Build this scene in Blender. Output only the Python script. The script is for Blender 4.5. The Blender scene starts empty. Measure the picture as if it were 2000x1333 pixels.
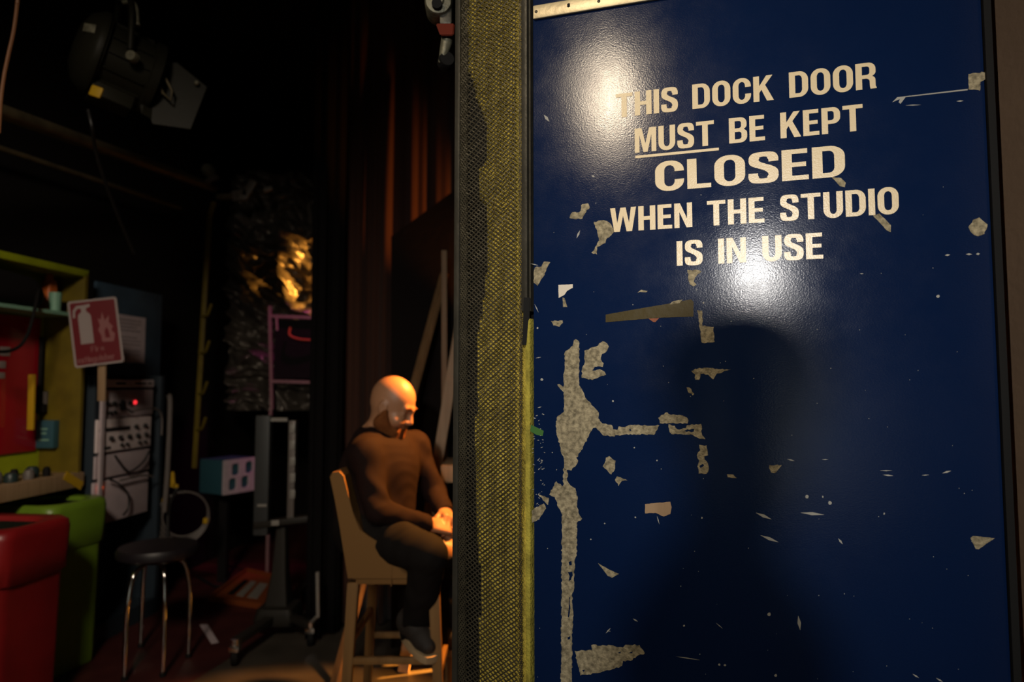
import bpy, bmesh, math, random
import numpy as np
from mathutils import Vector, Matrix
from mathutils.geometry import tessellate_polygon
random.seed(7)
R = math.radians
S = bpy.context.scene
COL = S.collection

# ------------------------------------------------------------------ camera, world, exposure, lamps, added fills
CAM_Z, PITCH, F = 1.43, R(3.6), 24 / 36 * 2000
cam = bpy.data.cameras.new('camera'); cam.lens = 24; cam.sensor_width = 36
cam.clip_start = .02
cam.dof.use_dof = True; cam.dof.focus_distance = 1.42; cam.dof.aperture_fstop = 2.2
camo = bpy.data.objects.new('camera', cam); COL.objects.link(camo)
camo.location = (0, 0, CAM_Z); camo.rotation_euler = (R(90) + PITCH, 0, 0)
S.camera = camo
S.view_settings.view_transform = 'Standard'; S.view_settings.look = 'None'
S.view_settings.gamma = 1; S.view_settings.use_curve_mapping = False
S.view_settings.exposure = 0
wd = bpy.data.worlds.new('world'); S.world = wd; wd.use_nodes = True
wd.node_tree.nodes['Background'].inputs[0].default_value = (.004, .0035, .003, 1)
wd.node_tree.nodes['Background'].inputs[1].default_value = .1

def ray(px, py):
    u = (px - 1000) / F; v = -(py - 666.5) / F
    return Vector((u, math.cos(PITCH) - math.sin(PITCH) * v, math.sin(PITCH) + math.cos(PITCH) * v))
C0 = Vector((0, 0, CAM_Z))
def P(px, py, Y):
    r = ray(px, py); return C0 + r * (Y / r.y)
def G(px, py):
    r = ray(px, py); return C0 + r * (-CAM_Z / r.z)

# the dock door's plane: it stands turned 17 degrees, its free edge 1.5 m away
DL = Vector((-4300, 1333, 0)).normalized(); DR = -DL
DN = Vector((-DL.y, DL.x, 0)); DN = DN if DN.y < 0 else -DN
DO = Vector((.0278 * 1.5, 1.5, 0))
def door_uv(px, py):
    r = ray(px, py); t = (DO - C0).dot(DN) / r.dot(DN); p = C0 + r * t
    return ((p - DO).dot(DR), p.z)
def DP(u, v, w=0): return DO + DR * u + Vector((0, 0, v)) + DN * w
def mirror_lamp(px, py, t):
    p = C0 + ray(px, py) * t
    return p - DN * (2 * (p - DO).dot(DN))

def area(name, loc, target, power, col, size, spread=180):
    l = bpy.data.lights.new(name, 'AREA'); l.shape = 'DISK'; l.size = size; l.energy = power; l.color = col
    l.spread = R(spread)
    o = bpy.data.objects.new(name, l); COL.objects.link(o); o.location = loc
    o.rotation_euler = (Vector(target) - Vector(loc)).to_track_quat('-Z', 'Y').to_euler(); return o
def spot(name, loc, target, power, col, angle, rad=.03, blend=.3):
    l = bpy.data.lights.new(name, 'SPOT'); l.energy = power; l.color = col; l.spot_size = R(angle)
    l.spot_blend = blend; l.shadow_soft_size = rad
    o = bpy.data.objects.new(name, l); COL.objects.link(o); o.location = loc
    o.rotation_euler = (Vector(target) - Vector(loc)).to_track_quat('-Z', 'Y').to_euler(); return o
LA = mirror_lamp(1492, 532, 5.3)       # white lamp behind the photographer
LB = mirror_lamp(1050, 108, 4.4)       # warm lamp up at the ceiling
area('work_lamp', LA, DP(.33, 1.62), 4.7, (1, .96, .91), .19, 44)
area('ceiling_lamp', LB, DP(.30, 1.75), 3.9, (1, .81, .58), .46, 48)
area('left_fill', (-.85, -.6, 3.3), (-2.45, 3.35, .85), 8.5, (1, .84, .66), .6, 60)  # added soft fill for the bins and the left wall
area('rear_fill', (-.25, -2.5, .85), (-.25, -4.0, .55), 16, (.95, 1, .96), .5, 130)  # added fill; brightens the rear wall that the glossy door reflects
spot('stage_lamp', (.14, 2.99, 2.1), (-.42, 2.80, .90), 340, (1, .38, .07), 47, .03, .35)
spot('curtain_lamp', (.30, 3.72, 1.45), (-.54, 4.15, 2.42), 110, (1, .30, .04), 34, .03, .95)
spot('floor_lamp', (.35, 3.75, .55), (-.57, 3.53, 0), 900, (1, .36, .045), 22, .008, .1)
spot('backstage_lamp', (-.55, 4.75, 2.0), (-1.40, 5.6, 2.2), 1300, (1, .42, .06), 40, .03, .9)
spot('magenta_lamp', (-1.25, 4.85, 2.9), (-1.70, 5.22, 1.7), 30, (1, .08, .55), 34, .03, .6)

# ------------------------------------------------------------------ materials
M = {}
def mat(name, col, rough=.6, metal=0, bump=0, bscale=40, var=0, vscale=6, spec=.5, emit=None, sheen=0, wave=None):
    m = bpy.data.materials.new(name); m.use_nodes = True; nt = m.node_tree; N = nt.nodes; L = nt.links
    b = N['Principled BSDF']; c = (*col, 1)
    b.inputs['Base Color'].default_value = c; b.inputs['Roughness'].default_value = rough
    b.inputs['Metallic'].default_value = metal; b.inputs['Specular IOR Level'].default_value = spec
    if sheen: b.inputs['Sheen Weight'].default_value = sheen
    tc = N.new('ShaderNodeTexCoord')
    if var:
        n = N.new('ShaderNodeTexNoise'); n.inputs['Scale'].default_value = vscale; n.inputs['Detail'].default_value = 6
        L.new(tc.outputs['Object'], n.inputs['Vector'])
        r = N.new('ShaderNodeValToRGB'); r.color_ramp.elements[0].position = .32; r.color_ramp.elements[1].position = .7
        r.color_ramp.elements[0].color = (*[x * (1 - var) for x in col], 1)
        r.color_ramp.elements[1].color = (*[min(1, x * (1 + var)) for x in col], 1)
        L.new(n.outputs['Fac'], r.inputs['Fac']); L.new(r.outputs['Color'], b.inputs['Base Color'])
    if bump:
        n2 = N.new('ShaderNodeTexNoise'); n2.inputs['Scale'].default_value = bscale; n2.inputs['Detail'].default_value = 3
        L.new(tc.outputs['Object'], n2.inputs['Vector'])
        bp = N.new('ShaderNodeBump'); bp.inputs['Strength'].default_value = bump; bp.inputs['Distance'].default_value = .01
        L.new(n2.outputs['Fac'], bp.inputs['Height']); L.new(bp.outputs['Normal'], b.inputs['Normal'])
    if emit:
        b.inputs['Emission Color'].default_value = (*emit[0], 1); b.inputs['Emission Strength'].default_value = emit[1]
    M[name] = m; return m
def wood(name, c1, c2, rough=.55, scale=(3, 3, 40)):
    m = mat(name, c1, rough); nt = m.node_tree; N = nt.nodes; L = nt.links; b = N['Principled BSDF']
    tc = N.new('ShaderNodeTexCoord'); mp = N.new('ShaderNodeMapping'); mp.inputs['Scale'].default_value = (scale[2], scale[2], scale[0])
    n = N.new('ShaderNodeTexNoise'); n.inputs['Scale'].default_value = 1; n.inputs['Detail'].default_value = 5
    r = N.new('ShaderNodeValToRGB'); r.color_ramp.elements[0].color = (*c1, 1); r.color_ramp.elements[1].color = (*c2, 1)
    r.color_ramp.elements[0].position = .35; r.color_ramp.elements[1].position = .65
    L.new(tc.outputs['Object'], mp.inputs['Vector']); L.new(mp.outputs['Vector'], n.inputs['Vector'])
    L.new(n.outputs['Fac'], r.inputs['Fac']); L.new(r.outputs['Color'], b.inputs['Base Color'])

def door_paint():
    m = mat('door_blue', (.010, .026, .105), .2, spec=.32); nt = m.node_tree; N = nt.nodes; L = nt.links; b = N['Principled BSDF']
    tc = N.new('ShaderNodeTexCoord')
    n = N.new('ShaderNodeTexNoise'); n.inputs['Scale'].default_value = 3; n.inputs['Detail'].default_value = 8
    r = N.new('ShaderNodeValToRGB')
    r.color_ramp.elements[0].color = (.0030, .0110, .047, 1); r.color_ramp.elements[1].color = (.0048, .0155, .062, 1)
    L.new(tc.outputs['Object'], n.inputs['Vector']); L.new(n.outputs['Fac'], r.inputs['Fac']); L.new(r.outputs['Color'], b.inputs['Base Color'])
    # grease and handling marks make the gloss uneven
    n3 = N.new('ShaderNodeTexNoise'); n3.inputs['Scale'].default_value = 9; n3.inputs['Detail'].default_value = 9; n3.inputs['Roughness'].default_value = .7
    mr = N.new('ShaderNodeMapRange'); mr.inputs[1].default_value = .3; mr.inputs[2].default_value = .72; mr.inputs[3].default_value = .12; mr.inputs[4].default_value = .23
    L.new(tc.outputs['Object'], n3.inputs['Vector']); L.new(n3.outputs['Fac'], mr.inputs[0]); L.new(mr.outputs[0], b.inputs['Roughness'])
    # rolled paint: orange peel with a short horizontal grain
    mp = N.new('ShaderNodeMapping'); mp.inputs['Scale'].default_value = (300, 300, 420); mp.inputs['Rotation'].default_value = (0, 0, 0)
    n2 = N.new('ShaderNodeTexNoise'); n2.inputs['Scale'].default_value = 1; n2.inputs['Detail'].default_value = 2.5
    L.new(tc.outputs['Object'], mp.inputs['Vector']); L.new(mp.outputs['Vector'], n2.inputs['Vector'])
    bp = N.new('ShaderNodeBump'); bp.inputs['Strength'].default_value = .11; bp.inputs['Distance'].default_value = .0015
    L.new(n2.outputs['Fac'], bp.inputs['Height']); L.new(bp.outputs['Normal'], b.inputs['Normal'])
    return m
door_paint()
mat('cream_vinyl', (.80, .66, .42), .28, bump=.05, bscale=320)
mat('bare_board', (.30, .26, .17), .75, bump=.3, bscale=300, var=.5, vscale=120, spec=.2)
mat('paper', (.72, .66, .55), .7)
mat('brown_tape', (.060, .044, .010), .4, bump=.05, bscale=60, spec=.12)
mat('green_tape', (.03, .14, .012), .5)
mat('scratch', (.36, .36, .33), .7)
mat('aluminium_cream', (.62, .52, .32), .38, .25, bump=.05, bscale=90, var=.1, vscale=20)
mat('screw_dark', (.05, .045, .035), .4, .8)
mat('steel_grey', (.075, .070, .055), .45, .5, bump=.1, bscale=80, var=.2, vscale=14)
mat('mesh_steel', (.085, .075, .05), .45, .5, var=.25, vscale=25)
mat('insulation_yellow', (.52, .40, .055), .9, bump=.9, bscale=90, var=.35, vscale=22)
mat('yellow_edge', (.42, .36, .05), .85, bump=.5, bscale=160, var=.35, vscale=25)
mat('rubber_black', (.010, .010, .010), .7, spec=.15)
mat('wall_brown', (.088, .056, .034), .8, bump=.15, bscale=60, var=.08, vscale=5)
mat('wall_black', (.012, .010, .010), .9, spec=.12, bump=.2, bscale=12)
mat('room_wall', (.42, .42, .38), .9)
mat('black_velvet', (.006, .005, .005), .95, spec=.12)
mat('drape_brown', (.060, .026, .017), .85, spec=.12, bump=.1, bscale=200, sheen=.1)
mat('shadow_black', (.010, .007, .006), .9, spec=.12, bump=.2, bscale=30)
mat('foil_black', (.15, .13, .11), .33, .55, bump=.3, bscale=30)
mat('pink_steel', (.40, .24, .24), .4, .5)
mat('yellow_paint', (.16, .115, .008), .5, var=.2, vscale=9)
mat('lime_paint', (.34, .40, .010), .5, var=.15, vscale=9)
mat('red_gloss', (.42, .008, .022), .15)
mat('white_print', (.33, .27, .26), .5)
mat('sign_red', (.15, .004, .010), .4)
mat('sign_pink', (.28, .10, .10), .5)
mat('board_blue', (.035, .070, .11), .7, var=.2, vscale=6)
mat('paper_grey', (.60, .50, .53), .7, var=.08, vscale=30)
mat('print_grey', (.30, .24, .26), .7)
mat('teal_box', (.03, .10, .13), .5)
mat('bag_black', (.010, .009, .009), .7, spec=.12, bump=.3, bscale=20)
mat('orange_plastic', (.55, .12, .02), .45)
mat('mint_plastic', (.22, .42, .30), .45)
mat('grey_rod', (.22, .19, .17), .45, .4)
mat('bin_red', (.24, .009, .011), .38, bump=.06, bscale=60, var=.18, vscale=5)
mat('bin_green', (.15, .26, .02), .38, bump=.06, bscale=60, var=.12, vscale=5)
mat('bin_dark', (.01, .012, .008), .8, spec=.12)
mat('label_dark', (.02, .035, .035), .4)
mat('rack_navy', (.020, .032, .045), .5)
mat('rack_grey', (.60, .50, .53), .45, .15, var=.08, vscale=12)
mat('rack_pale', (.82, .70, .70), .45, .1, var=.06, vscale=12)
mat('knob_dark', (.02, .018, .018), .5)
mat('led_red', (.6, .02, .03), .4, emit=((1, .03, .04), 1.6))
mat('led_orange', (.7, .10, .02), .4, emit=((1, .12, .02), 2.2))
mat('cable_black', (.012, .011, .011), .5)
mat('cable_grey', (.14, .12, .11), .5)
mat('cable_brown', (.20, .085, .035), .5)
mat('tape_yellow', (.55, .33, .01), .5)
mat('chrome', (.75, .72, .68), .12, 1)
mat('seat_black', (.014, .011, .014), .45)
mat('orange_card', (.24, .055, .010), .6)
mat('trolley_grey', (.060, .064, .064), .5, .3)
mat('trolley_dark', (.036, .032, .026), .5, .4)
mat('white_metal', (.36, .34, .30), .4, .2)
mat('lantern_black', (.016, .015, .009), .5, 0, bump=.05, bscale=60, spec=.18)
mat('pipe_dark', (.15, .118, .065), .5, .3, var=.3, vscale=9)
wood('stool_wood', (.24, .125, .04), (.32, .17, .055), .45)
wood('timber', (.20, .11, .045), (.28, .16, .07), .6)
wood('plank_brown', (.30, .19, .10), (.38, .25, .14), .6)
mat('linen_tan', (.235, .122, .042), .9, spec=.12, bump=.12, bscale=400)
mat('skin', (.44, .21, .105), .45, bump=.05, bscale=300)
mat('beard', (.22, .072, .02), .8, spec=.12, bump=.8, bscale=260)
mat('sweater', (.016, .0075, .006), .85, spec=.12, bump=.15, bscale=500)
mat('trousers', (.011, .009, .008), .85, spec=.12, bump=.15, bscale=400)
mat('shoe_dark', (.03, .024, .02), .7)
mat('sole_beige', (.50, .36, .20), .7)
mat('hanger_grey', (.20, .19, .13), .5, .3, bump=.3, bscale=60, var=.3, vscale=40)
mat('hanger_red', (.15, .018, .006), .6, spec=.15)
mat('jacket_dark', (.03, .03, .035), .8, spec=.12)
def floor_mat():
    m = mat('floor', (.1, .09, .08), .5); nt = m.node_tree; N = nt.nodes; L = nt.links; b = N['Principled BSDF']
    tc = N.new('ShaderNodeTexCoord'); sp = N.new('ShaderNodeSeparateXYZ'); L.new(tc.outputs['Object'], sp.inputs[0])
    ma = N.new('ShaderNodeMath'); ma.operation = 'MULTIPLY_ADD'; ma.inputs[1].default_value = -.22; ma.inputs[2].default_value = .0
    L.new(sp.outputs['Y'], ma.inputs[0])
    ad = N.new('ShaderNodeMath'); ad.operation = 'ADD'; L.new(sp.outputs['X'], ad.inputs[0]); L.new(ma.outputs[0], ad.inputs[1])
    gt = N.new('ShaderNodeMath'); gt.operation = 'GREATER_THAN'; gt.inputs[1].default_value = -2.28; L.new(ad.outputs[0], gt.inputs[0])
    n = N.new('ShaderNodeTexNoise'); n.inputs['Scale'].default_value = 5; n.inputs['Detail'].default_value = 8
    L.new(tc.outputs['Object'], n.inputs['Vector'])
    r1 = N.new('ShaderNodeValToRGB'); r1.color_ramp.elements[0].color = (.045, .008, .007, 1); r1.color_ramp.elements[1].color = (.075, .016, .013, 1)
    r2 = N.new('ShaderNodeValToRGB'); r2.color_ramp.elements[0].color = (.052, .044, .034, 1); r2.color_ramp.elements[1].color = (.088, .074, .058, 1)
    for r in (r1, r2):
        r.color_ramp.elements[0].position = .35; r.color_ramp.elements[1].position = .68; L.new(n.outputs['Fac'], r.inputs['Fac'])
    mx = N.new('ShaderNodeMix'); mx.data_type = 'RGBA'
    L.new(gt.outputs[0], mx.inputs[0]); L.new(r1.outputs[0], mx.inputs[6]); L.new(r2.outputs[0], mx.inputs[7]); L.new(mx.outputs[2], b.inputs['Base Color'])
floor_mat()

# ------------------------------------------------------------------ mesh helpers
def bm_new(): return bmesh.new()
def tagit(o, label=None, cat=None, group=None, kind=None):
    if label: o['label'] = label
    if cat: o['category'] = cat
    if group: o['group'] = group
    if kind: o['kind'] = kind
    return o
def link(name, me, m, parent=None, smooth=None):
    o = bpy.data.objects.new(name, me); COL.objects.link(o)
    for mm in (m if isinstance(m, (list, tuple)) else [m]): me.materials.append(M[mm])
    if smooth is not None:
        for p in me.polygons: p.use_smooth = True
        try: me.set_sharp_from_angle(angle=R(smooth))
        except Exception: pass
    if parent:
        o.parent = parent
        o.matrix_parent_inverse = Matrix.LocRotScale(*parent_world(parent)).inverted()
    return o
def parent_world(p):
    m = p.matrix_basis.copy()
    q = p
    while q.parent:
        m = q.parent.matrix_basis @ q.matrix_parent_inverse @ m; q = q.parent
    return m.decompose()
def obj(name, bm, m, parent=None, smooth=40):
    bmesh.ops.recalc_face_normals(bm, faces=bm.faces[:])
    me = bpy.data.meshes.new(name); bm.to_mesh(me); bm.free()
    return link(name, me, m, parent, smooth)
def empty(name, loc, label, cat, group=None):
    o = bpy.data.objects.new(name, None); COL.objects.link(o); o.location = loc; o.empty_display_size = .05
    return tagit(o, label, cat, group)
def frame(x, z=None):
    x = Vector(x).normalized(); z = Vector(z or (0, 0, 1)); y = z.cross(x).normalized(); z = x.cross(y)
    return Matrix((x, y, z)).transposed()
I3 = Matrix.Identity(3)
def box(bm, c, s, rot=I3, bev=0):
    c = Vector(c); vs = []
    for dx in (-1, 1):
        for dy in (-1, 1):
            for dz in (-1, 1): vs.append(bm.verts.new(c + rot @ Vector((dx * s[0] / 2, dy * s[1] / 2, dz * s[2] / 2))))
    fs = [bm.faces.new([vs[i] for i in f]) for f in ((0, 1, 3, 2), (4, 6, 7, 5), (0, 4, 5, 1), (2, 3, 7, 6), (0, 2, 6, 4), (1, 5, 7, 3))]
    if bev:
        es = list({e for f in fs for e in f.edges})
        bmesh.ops.bevel(bm, geom=es, offset=bev, segments=2, affect='EDGES', profile=.6)
    return bm
def hexa(bm, p8):       # p8: bottom ring of four, top ring of four
    v = [bm.verts.new(Vector(p)) for p in p8]
    for f in ((3, 2, 1, 0), (4, 5, 6, 7), (0, 1, 5, 4), (1, 2, 6, 5), (2, 3, 7, 6), (3, 0, 4, 7)): bm.faces.new([v[i] for i in f])
    return bm
def bar(bm, a, b, w, t, up=(0, 0, 1), bev=0):
    a = Vector(a); b = Vector(b); d = b - a
    if abs(d.normalized().dot(Vector(up))) > .98: up = (0, 1, 0)
    return box(bm, (a + b) / 2, (d.length, w, t), frame(d, up), bev)
def tube(bm, pts, r, n=10, cap=True, closed=False):
    pts = [Vector(p) for p in pts]; rs = r if isinstance(r, (list, tuple)) else [r] * len(pts)
    rings = []; prev = None
    for i, p in enumerate(pts):
        if closed: t = pts[(i + 1) % len(pts)] - pts[i - 1]
        else: t = pts[min(i + 1, len(pts) - 1)] - pts[max(i - 1, 0)]
        t.normalize()
        if prev is None:
            a = Vector((0, 0, 1)) if abs(t.z) < .9 else Vector((1, 0, 0)); x = t.cross(a).normalized()
        else: x = (prev - t * prev.dot(t)).normalized()
        prev = x; y = t.cross(x)
        rings.append([bm.verts.new(p + (x * math.cos(2 * math.pi * k / n) + y * math.sin(2 * math.pi * k / n)) * rs[i]) for k in range(n)])
    m = len(rings)
    for i in range(m if closed else m - 1):
        A, B = rings[i], rings[(i + 1) % m]
        for k in range(n): bm.faces.new((A[k], A[(k + 1) % n], B[(k + 1) % n], B[k]))
    if cap and not closed: bm.faces.new(rings[0][::-1]); bm.faces.new(rings[-1])
    return bm
def spline(pts, n=8, closed=False):
    pts = [Vector(p) for p in pts]; out = []; m = len(pts)
    for i in range(m if closed else m - 1):
        g = lambda k: pts[k % m] if closed else pts[max(0, min(m - 1, k))]
        a, b, c, d = g(i - 1), g(i), g(i + 1), g(i + 2)
        for j in range(n):
            t = j / n
            out.append(.5 * ((2 * b) + (c - a) * t + (2 * a - 5 * b + 4 * c - d) * t * t + (3 * b - a - 3 * c + d) * t ** 3))
    if not closed: out.append(pts[-1])
    return out
def lathe(bm, prof, c, axis=(0, 0, 1), n=32, sq=None):
    z = Vector(axis).normalized(); a = Vector((1, 0, 0)) if abs(z.x) < .9 else Vector((0, 1, 0))
    x = (a - z * a.dot(z)).normalized(); y = z.cross(x); c = Vector(c); rings = []
    for r, h in prof:
        if r < 1e-6: rings.append([bm.verts.new(c + z * h)])
        else: rings.append([bm.verts.new(c + z * h + (x * math.cos(2 * math.pi * k / n) + y * math.sin(2 * math.pi * k / n)) * r) for k in range(n)])
    for A, B in zip(rings, rings[1:]):
        for k in range(n):
            k2 = (k + 1) % n
            if len(A) == 1 and len(B) > 1: bm.faces.new((A[0], B[k], B[k2]))
            elif len(B) == 1 and len(A) > 1: bm.faces.new((A[k], A[k2], B[0]))
            elif len(A) > 1: bm.faces.new((A[k], A[k2], B[k2], B[k]))
    return bm
def rrect(w, d, r, n=6):
    out = []
    for cx, cy, a0 in ((w / 2 - r, d / 2 - r, 0), (-w / 2 + r, d / 2 - r, 90), (-w / 2 + r, -d / 2 + r, 180), (w / 2 - r, -d / 2 + r, 270)):
        for k in range(n + 1):
            a = R(a0 + 90 * k / n); out.append((cx + r * math.cos(a), cy + r * math.sin(a)))
    return out
def loft(bm, rings, cap0=True, cap1=True):
    rr = [[bm.verts.new(Vector(p)) for p in ring] for ring in rings]; n = len(rr[0])
    for A, B in zip(rr, rr[1:]):
        for k in range(n): bm.faces.new((A[k], A[(k + 1) % n], B[(k + 1) % n], B[k]))
    if cap0: bm.faces.new(rr[0][::-1])
    if cap1: bm.faces.new(rr[-1])
    return bm
def plate(bm, loops, fn, t0, t1):
    """2-D loops (first the outline, then holes) turned into a solid plate by fn(u, v, w)"""
    flat = [p for l in loops for p in l]
    tris = tessellate_polygon([[Vector((p[0], p[1], 0)) for p in l] for l in loops])
    f = [bm.verts.new(fn(p[0], p[1], t1)) for p in flat]; b = [bm.verts.new(fn(p[0], p[1], t0)) for p in flat]
    for t in tris:
        if len(set(t)) == 3:
            try: bm.faces.new([f[i] for i in t]); bm.faces.new([b[i] for i in t][::-1])
            except ValueError: pass
    o = 0
    for l in loops:
        n = len(l)
        for k in range(n):
            try: bm.faces.new((f[o + k], f[o + (k + 1) % n], b[o + (k + 1) % n], b[o + k]))
            except ValueError: pass
        o += n
    return bm

# ------------------------------------------------------------------ the setting
WD = Vector((.0975, 1, 0)).normalized(); WN = Vector((WD.y, -WD.x, 0))      # along the left wall, and out of it
W0 = P(165, 750, 3.7); W0.z = 0
def WP(s, z, out=0): return W0 + WD * s + WN * out + Vector((0, 0, z))
WF = frame(WD)                                                              # x along wall, y into the wall, z up
WF = Matrix((WD, -WN, Vector((0, 0, 1)))).transposed()

def struct(name, bm, m, smooth=None):
    o = obj(name, bm, m, None, smooth); o['kind'] = 'structure'; return o
b = bm_new(); box(b, (0, 1.6, -.05), (7, 13, .1)); struct('floor', b, 'floor')
b = bm_new(); box(b, (0, 1.6, 4.25), (7, 13, .1)); struct('ceiling', b, 'wall_black')
b = bm_new(); box(b, WP(1.0, 2.1, -.43), (12.0, .2, 4.2), WF); struct('wall_left', b, 'wall_black')
b = bm_new(); box(b, (0, 7.2, 2.1), (7, .2, 4.2)); struct('wall_back', b, 'wall_black')
b = bm_new(); box(b, (0, -4.0, 2.1), (7, .2, 4.2)); struct('wall_rear', b, 'room_wall')
# the wall on the right: the door's jamb and the wall that comes towards the camera
JU = door_uv(1966, 700)[0]
jc = DP(JU, 0, .02)
b = bm_new(); jd = Vector((.20, -1, 0)).normalized()
box(b, jc + jd * 2.3 + Vector((jd.y * -.1, jd.x * .1, 2.1)) * 1, (4.6, .2, 4.2), frame(jd)); struct('wall_right', b, 'wall_brown')
b = bm_new(); box(b, DP(JU + 1.55, 2.1, -.25), (2.9, .2, 4.2), frame(DR)); struct('wall_front', b, 'wall_brown')

# ------------------------------------------------------------------ the dock door
door = bpy.data.objects.new('door_1', None); COL.objects.link(door); door.location = DP(0, 0); door['kind'] = 'structure'
door.empty_display_size = .1
door['label'] = 'thick blue dock door with cream lettering, peeling patches and a mesh covered edge'
DW = door_uv(1947, 700)[0]; U0 = .006
DF = Matrix((DR, DN, Vector((0, 0, 1)))).transposed()
b = bm_new(); box(b, DP((U0 + DW) / 2, 1.52, -.012), (DW - U0, .024, 3.04), DF, .002)
obj('panel', b, 'door_blue', door)
# right-hand seal: channel and rubber
b = bm_new(); box(b, DP(DW + .007, 1.52, -.006), (.012, .03, 3.04), DF)
obj('rubber_seal', b, 'rubber_black', door)
# splayed free edge: frame, insulation, mesh
SD = Vector((-.82, .57, 0)).normalized(); SN = Vector((-SD.y, SD.x, 0)); SN = SN if SN.y < 0 else -SN
SO = DP(0, 0, 0) + SD * .002
SF = Matrix((SD, SN, Vector((0, 0, 1)))).transposed()
def SP(s, z, w=0): return SO + SD * s + Vector((0, 0, z)) + SN * w
def s_of(px):
    r = ray(px, 700); t = (SO - C0).dot(SN) / r.dot(SN); return (C0 + r * t - SO).dot(SD)
sw = s_of(886); sL = s_of(896); sR = s_of(1019)
zsplit = (C0 + ray(1030, 610) * 1.53).z
b = bm_new(); box(b, SP((sw + sL) / 2, 1.52, -.012), (sw - sL, .028, 3.04), SF, .003)
obj('edge_angle', b, 'steel_grey', door)
b = bm_new(); box(b, SP(sR / 2 + .003, (3.04 + zsplit) / 2, -.010), (sR - .007, .026, 3.04 - zsplit), SF, .003)
box(b, SP(.0015, (3.04 + zsplit) / 2, -.012), (.004, .02, 3.04 - zsplit), SF)
obj('edge_angle', b, 'steel_grey', door)
b = bm_new(); bar(b, SP(.006, zsplit + .03, .004), SP(.012, zsplit - .075, .001), .014, .008); obj('rubber_lip', b, 'rubber_black', door)
b = bm_new(); box(b, SP(.0055, zsplit / 2 - .008, -.008), (.013, .022, zsplit - .016), SF, .004)
obj('edge_tape', b, 'yellow_edge', door)['label'] = 'yellow torn strip down the edge of the blue door'
# lumpy insulation behind the mesh
nu, nv = 30, 200; b = bm_new(); rows = []
ez = [1.43 - (y - 750) * 1.6 / 1333 for y in (1400, 1333, 1120, 1050, 1000, 650, 560, 400, 385, 322, 312, 250, 120, 0)]
ee = [.72, .74, .68, .74, .80, .74, .64, .60, .74, .76, .60, .62, .90, .95]
for j in range(nv + 1):
    z = 3.04 * j / nv; row = []
    for i in range(nu + 1):
        s = .012 + (sw - .022) * i / nu
        side = i / nu
        edge = float(np.interp(z, ez, ee))      # the slab stops short on the far side
        dep = -.014 - .003 * math.sin(z * 9 + i) + random.uniform(-.002, .002) - (.028 if side > edge else 0)
        row.append(b.verts.new(SP(s, z, dep)))
    rows.append(row)
for j in range(nv):
    for i in range(nu): b.faces.new((rows[j][i], rows[j][i + 1], rows[j + 1][i + 1], rows[j + 1][i]))
obj('edge_insulation', b, 'insulation_yellow', door, 60)
b = bm_new(); box(b, SP(sw / 2, 1.52, -.05), (sw, .04, 3.04), SF); obj('edge_backing', b, 'rubber_black', door)
# expanded metal mesh: every diamond is a real hole
def mesh_sheet(bm, s0, s1, z0, z1, pu, pv, k, w):
    nx = max(1, round((s1 - s0) / pu)); ny = round((z1 - z0) / pv); pu = (s1 - s0) / nx; pv = (z1 - z0) / ny; cache = {}
    def V(s, z):
        key = (round(s * 2e4), round(z * 2e4))
        if key not in cache: cache[key] = bm.verts.new(SP(s, z, w + .0012 * math.sin(z * 260 + s * 180) + .0015 * math.sin(z * 7)))
        return cache[key]
    for j in range(ny):
        for i in range(nx):
            for oy in (0, .5):
                cx = s0 + (i + .5 + (0 if oy == 0 else -.5)) * pu; cz = z0 + (j + .5 + oy) * pv
                o4 = [(cx - pu / 2, cz), (cx, cz + pv / 2), (cx + pu / 2, cz), (cx, cz - pv / 2)]
                i4 = [(cx + (x - cx) * k, cz + (z - cz) * k) for x, z in o4]
                if oy and (i == 0): continue
                O = [V(*p) for p in o4]; I = [V(*p) for p in i4]
                for q in range(4):
                    try: bm.faces.new((O[q], O[(q + 1) % 4], I[(q + 1) % 4], I[q]))
                    except ValueError: pass
    return bm
b = bm_new(); mesh_sheet(b, sR + .010, sL - .012, .3, 3.0, .0140, .0106, .68, -.004); o = obj('edge_mesh', b, 'mesh_steel', door, None)
b = bm_new(); mesh_sheet(b, sR - .001, sR + .011, .3, 3.0, .0062, .0095, .5, -.002); mesh_sheet(b, sL - .024, sL + .001, .3, 3.0, .0085, .0095, .5, -.002)
obj('mesh_fold', b, 'mesh_steel', door, None)

# --- lettering, drawn letter by letter
def arc(cx, cy, rx, ry, a0, a1, n=10): return [(cx + rx * math.cos(R(a0 + (a1 - a0) * k / n)), cy + ry * math.sin(R(a0 + (a1 - a0) * k / n))) for k in range(n + 1)]
SV, SH = .215, .15
def g_round(w, left=True, o=.012):
    rx, ry = w * .47, .34; a = []
    a += arc(w - rx, 1 + o - ry, rx, ry, 0, 90)
    a += arc(rx, 1 + o - ry, rx, ry, 90, 180) if left else [(0, 1)]
    a += arc(rx, ry - o, rx, ry, 180, 270) if left else [(0, 0)]
    a += arc(w - rx, ry - o, rx, ry, 270, 360)
    x0, x1, y0, y1 = SV, w - SV, SH - o * .5, 1 - SH + o * .5; r2 = (x1 - x0) * .47; r3 = .17
    i = arc(x1 - r2, y1 - r3, r2, r3, 0, 90)
    i += arc(x0 + r2, y1 - r3, r2, r3, 90, 180) if left else [(x0, y1)]
    i += arc(x0 + r2, y0 + r3, r2, r3, 180, 270) if left else [(x0, y0)]
    i += arc(x1 - r2, y0 + r3, r2, r3, 270, 360)
    return [a, i]
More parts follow.
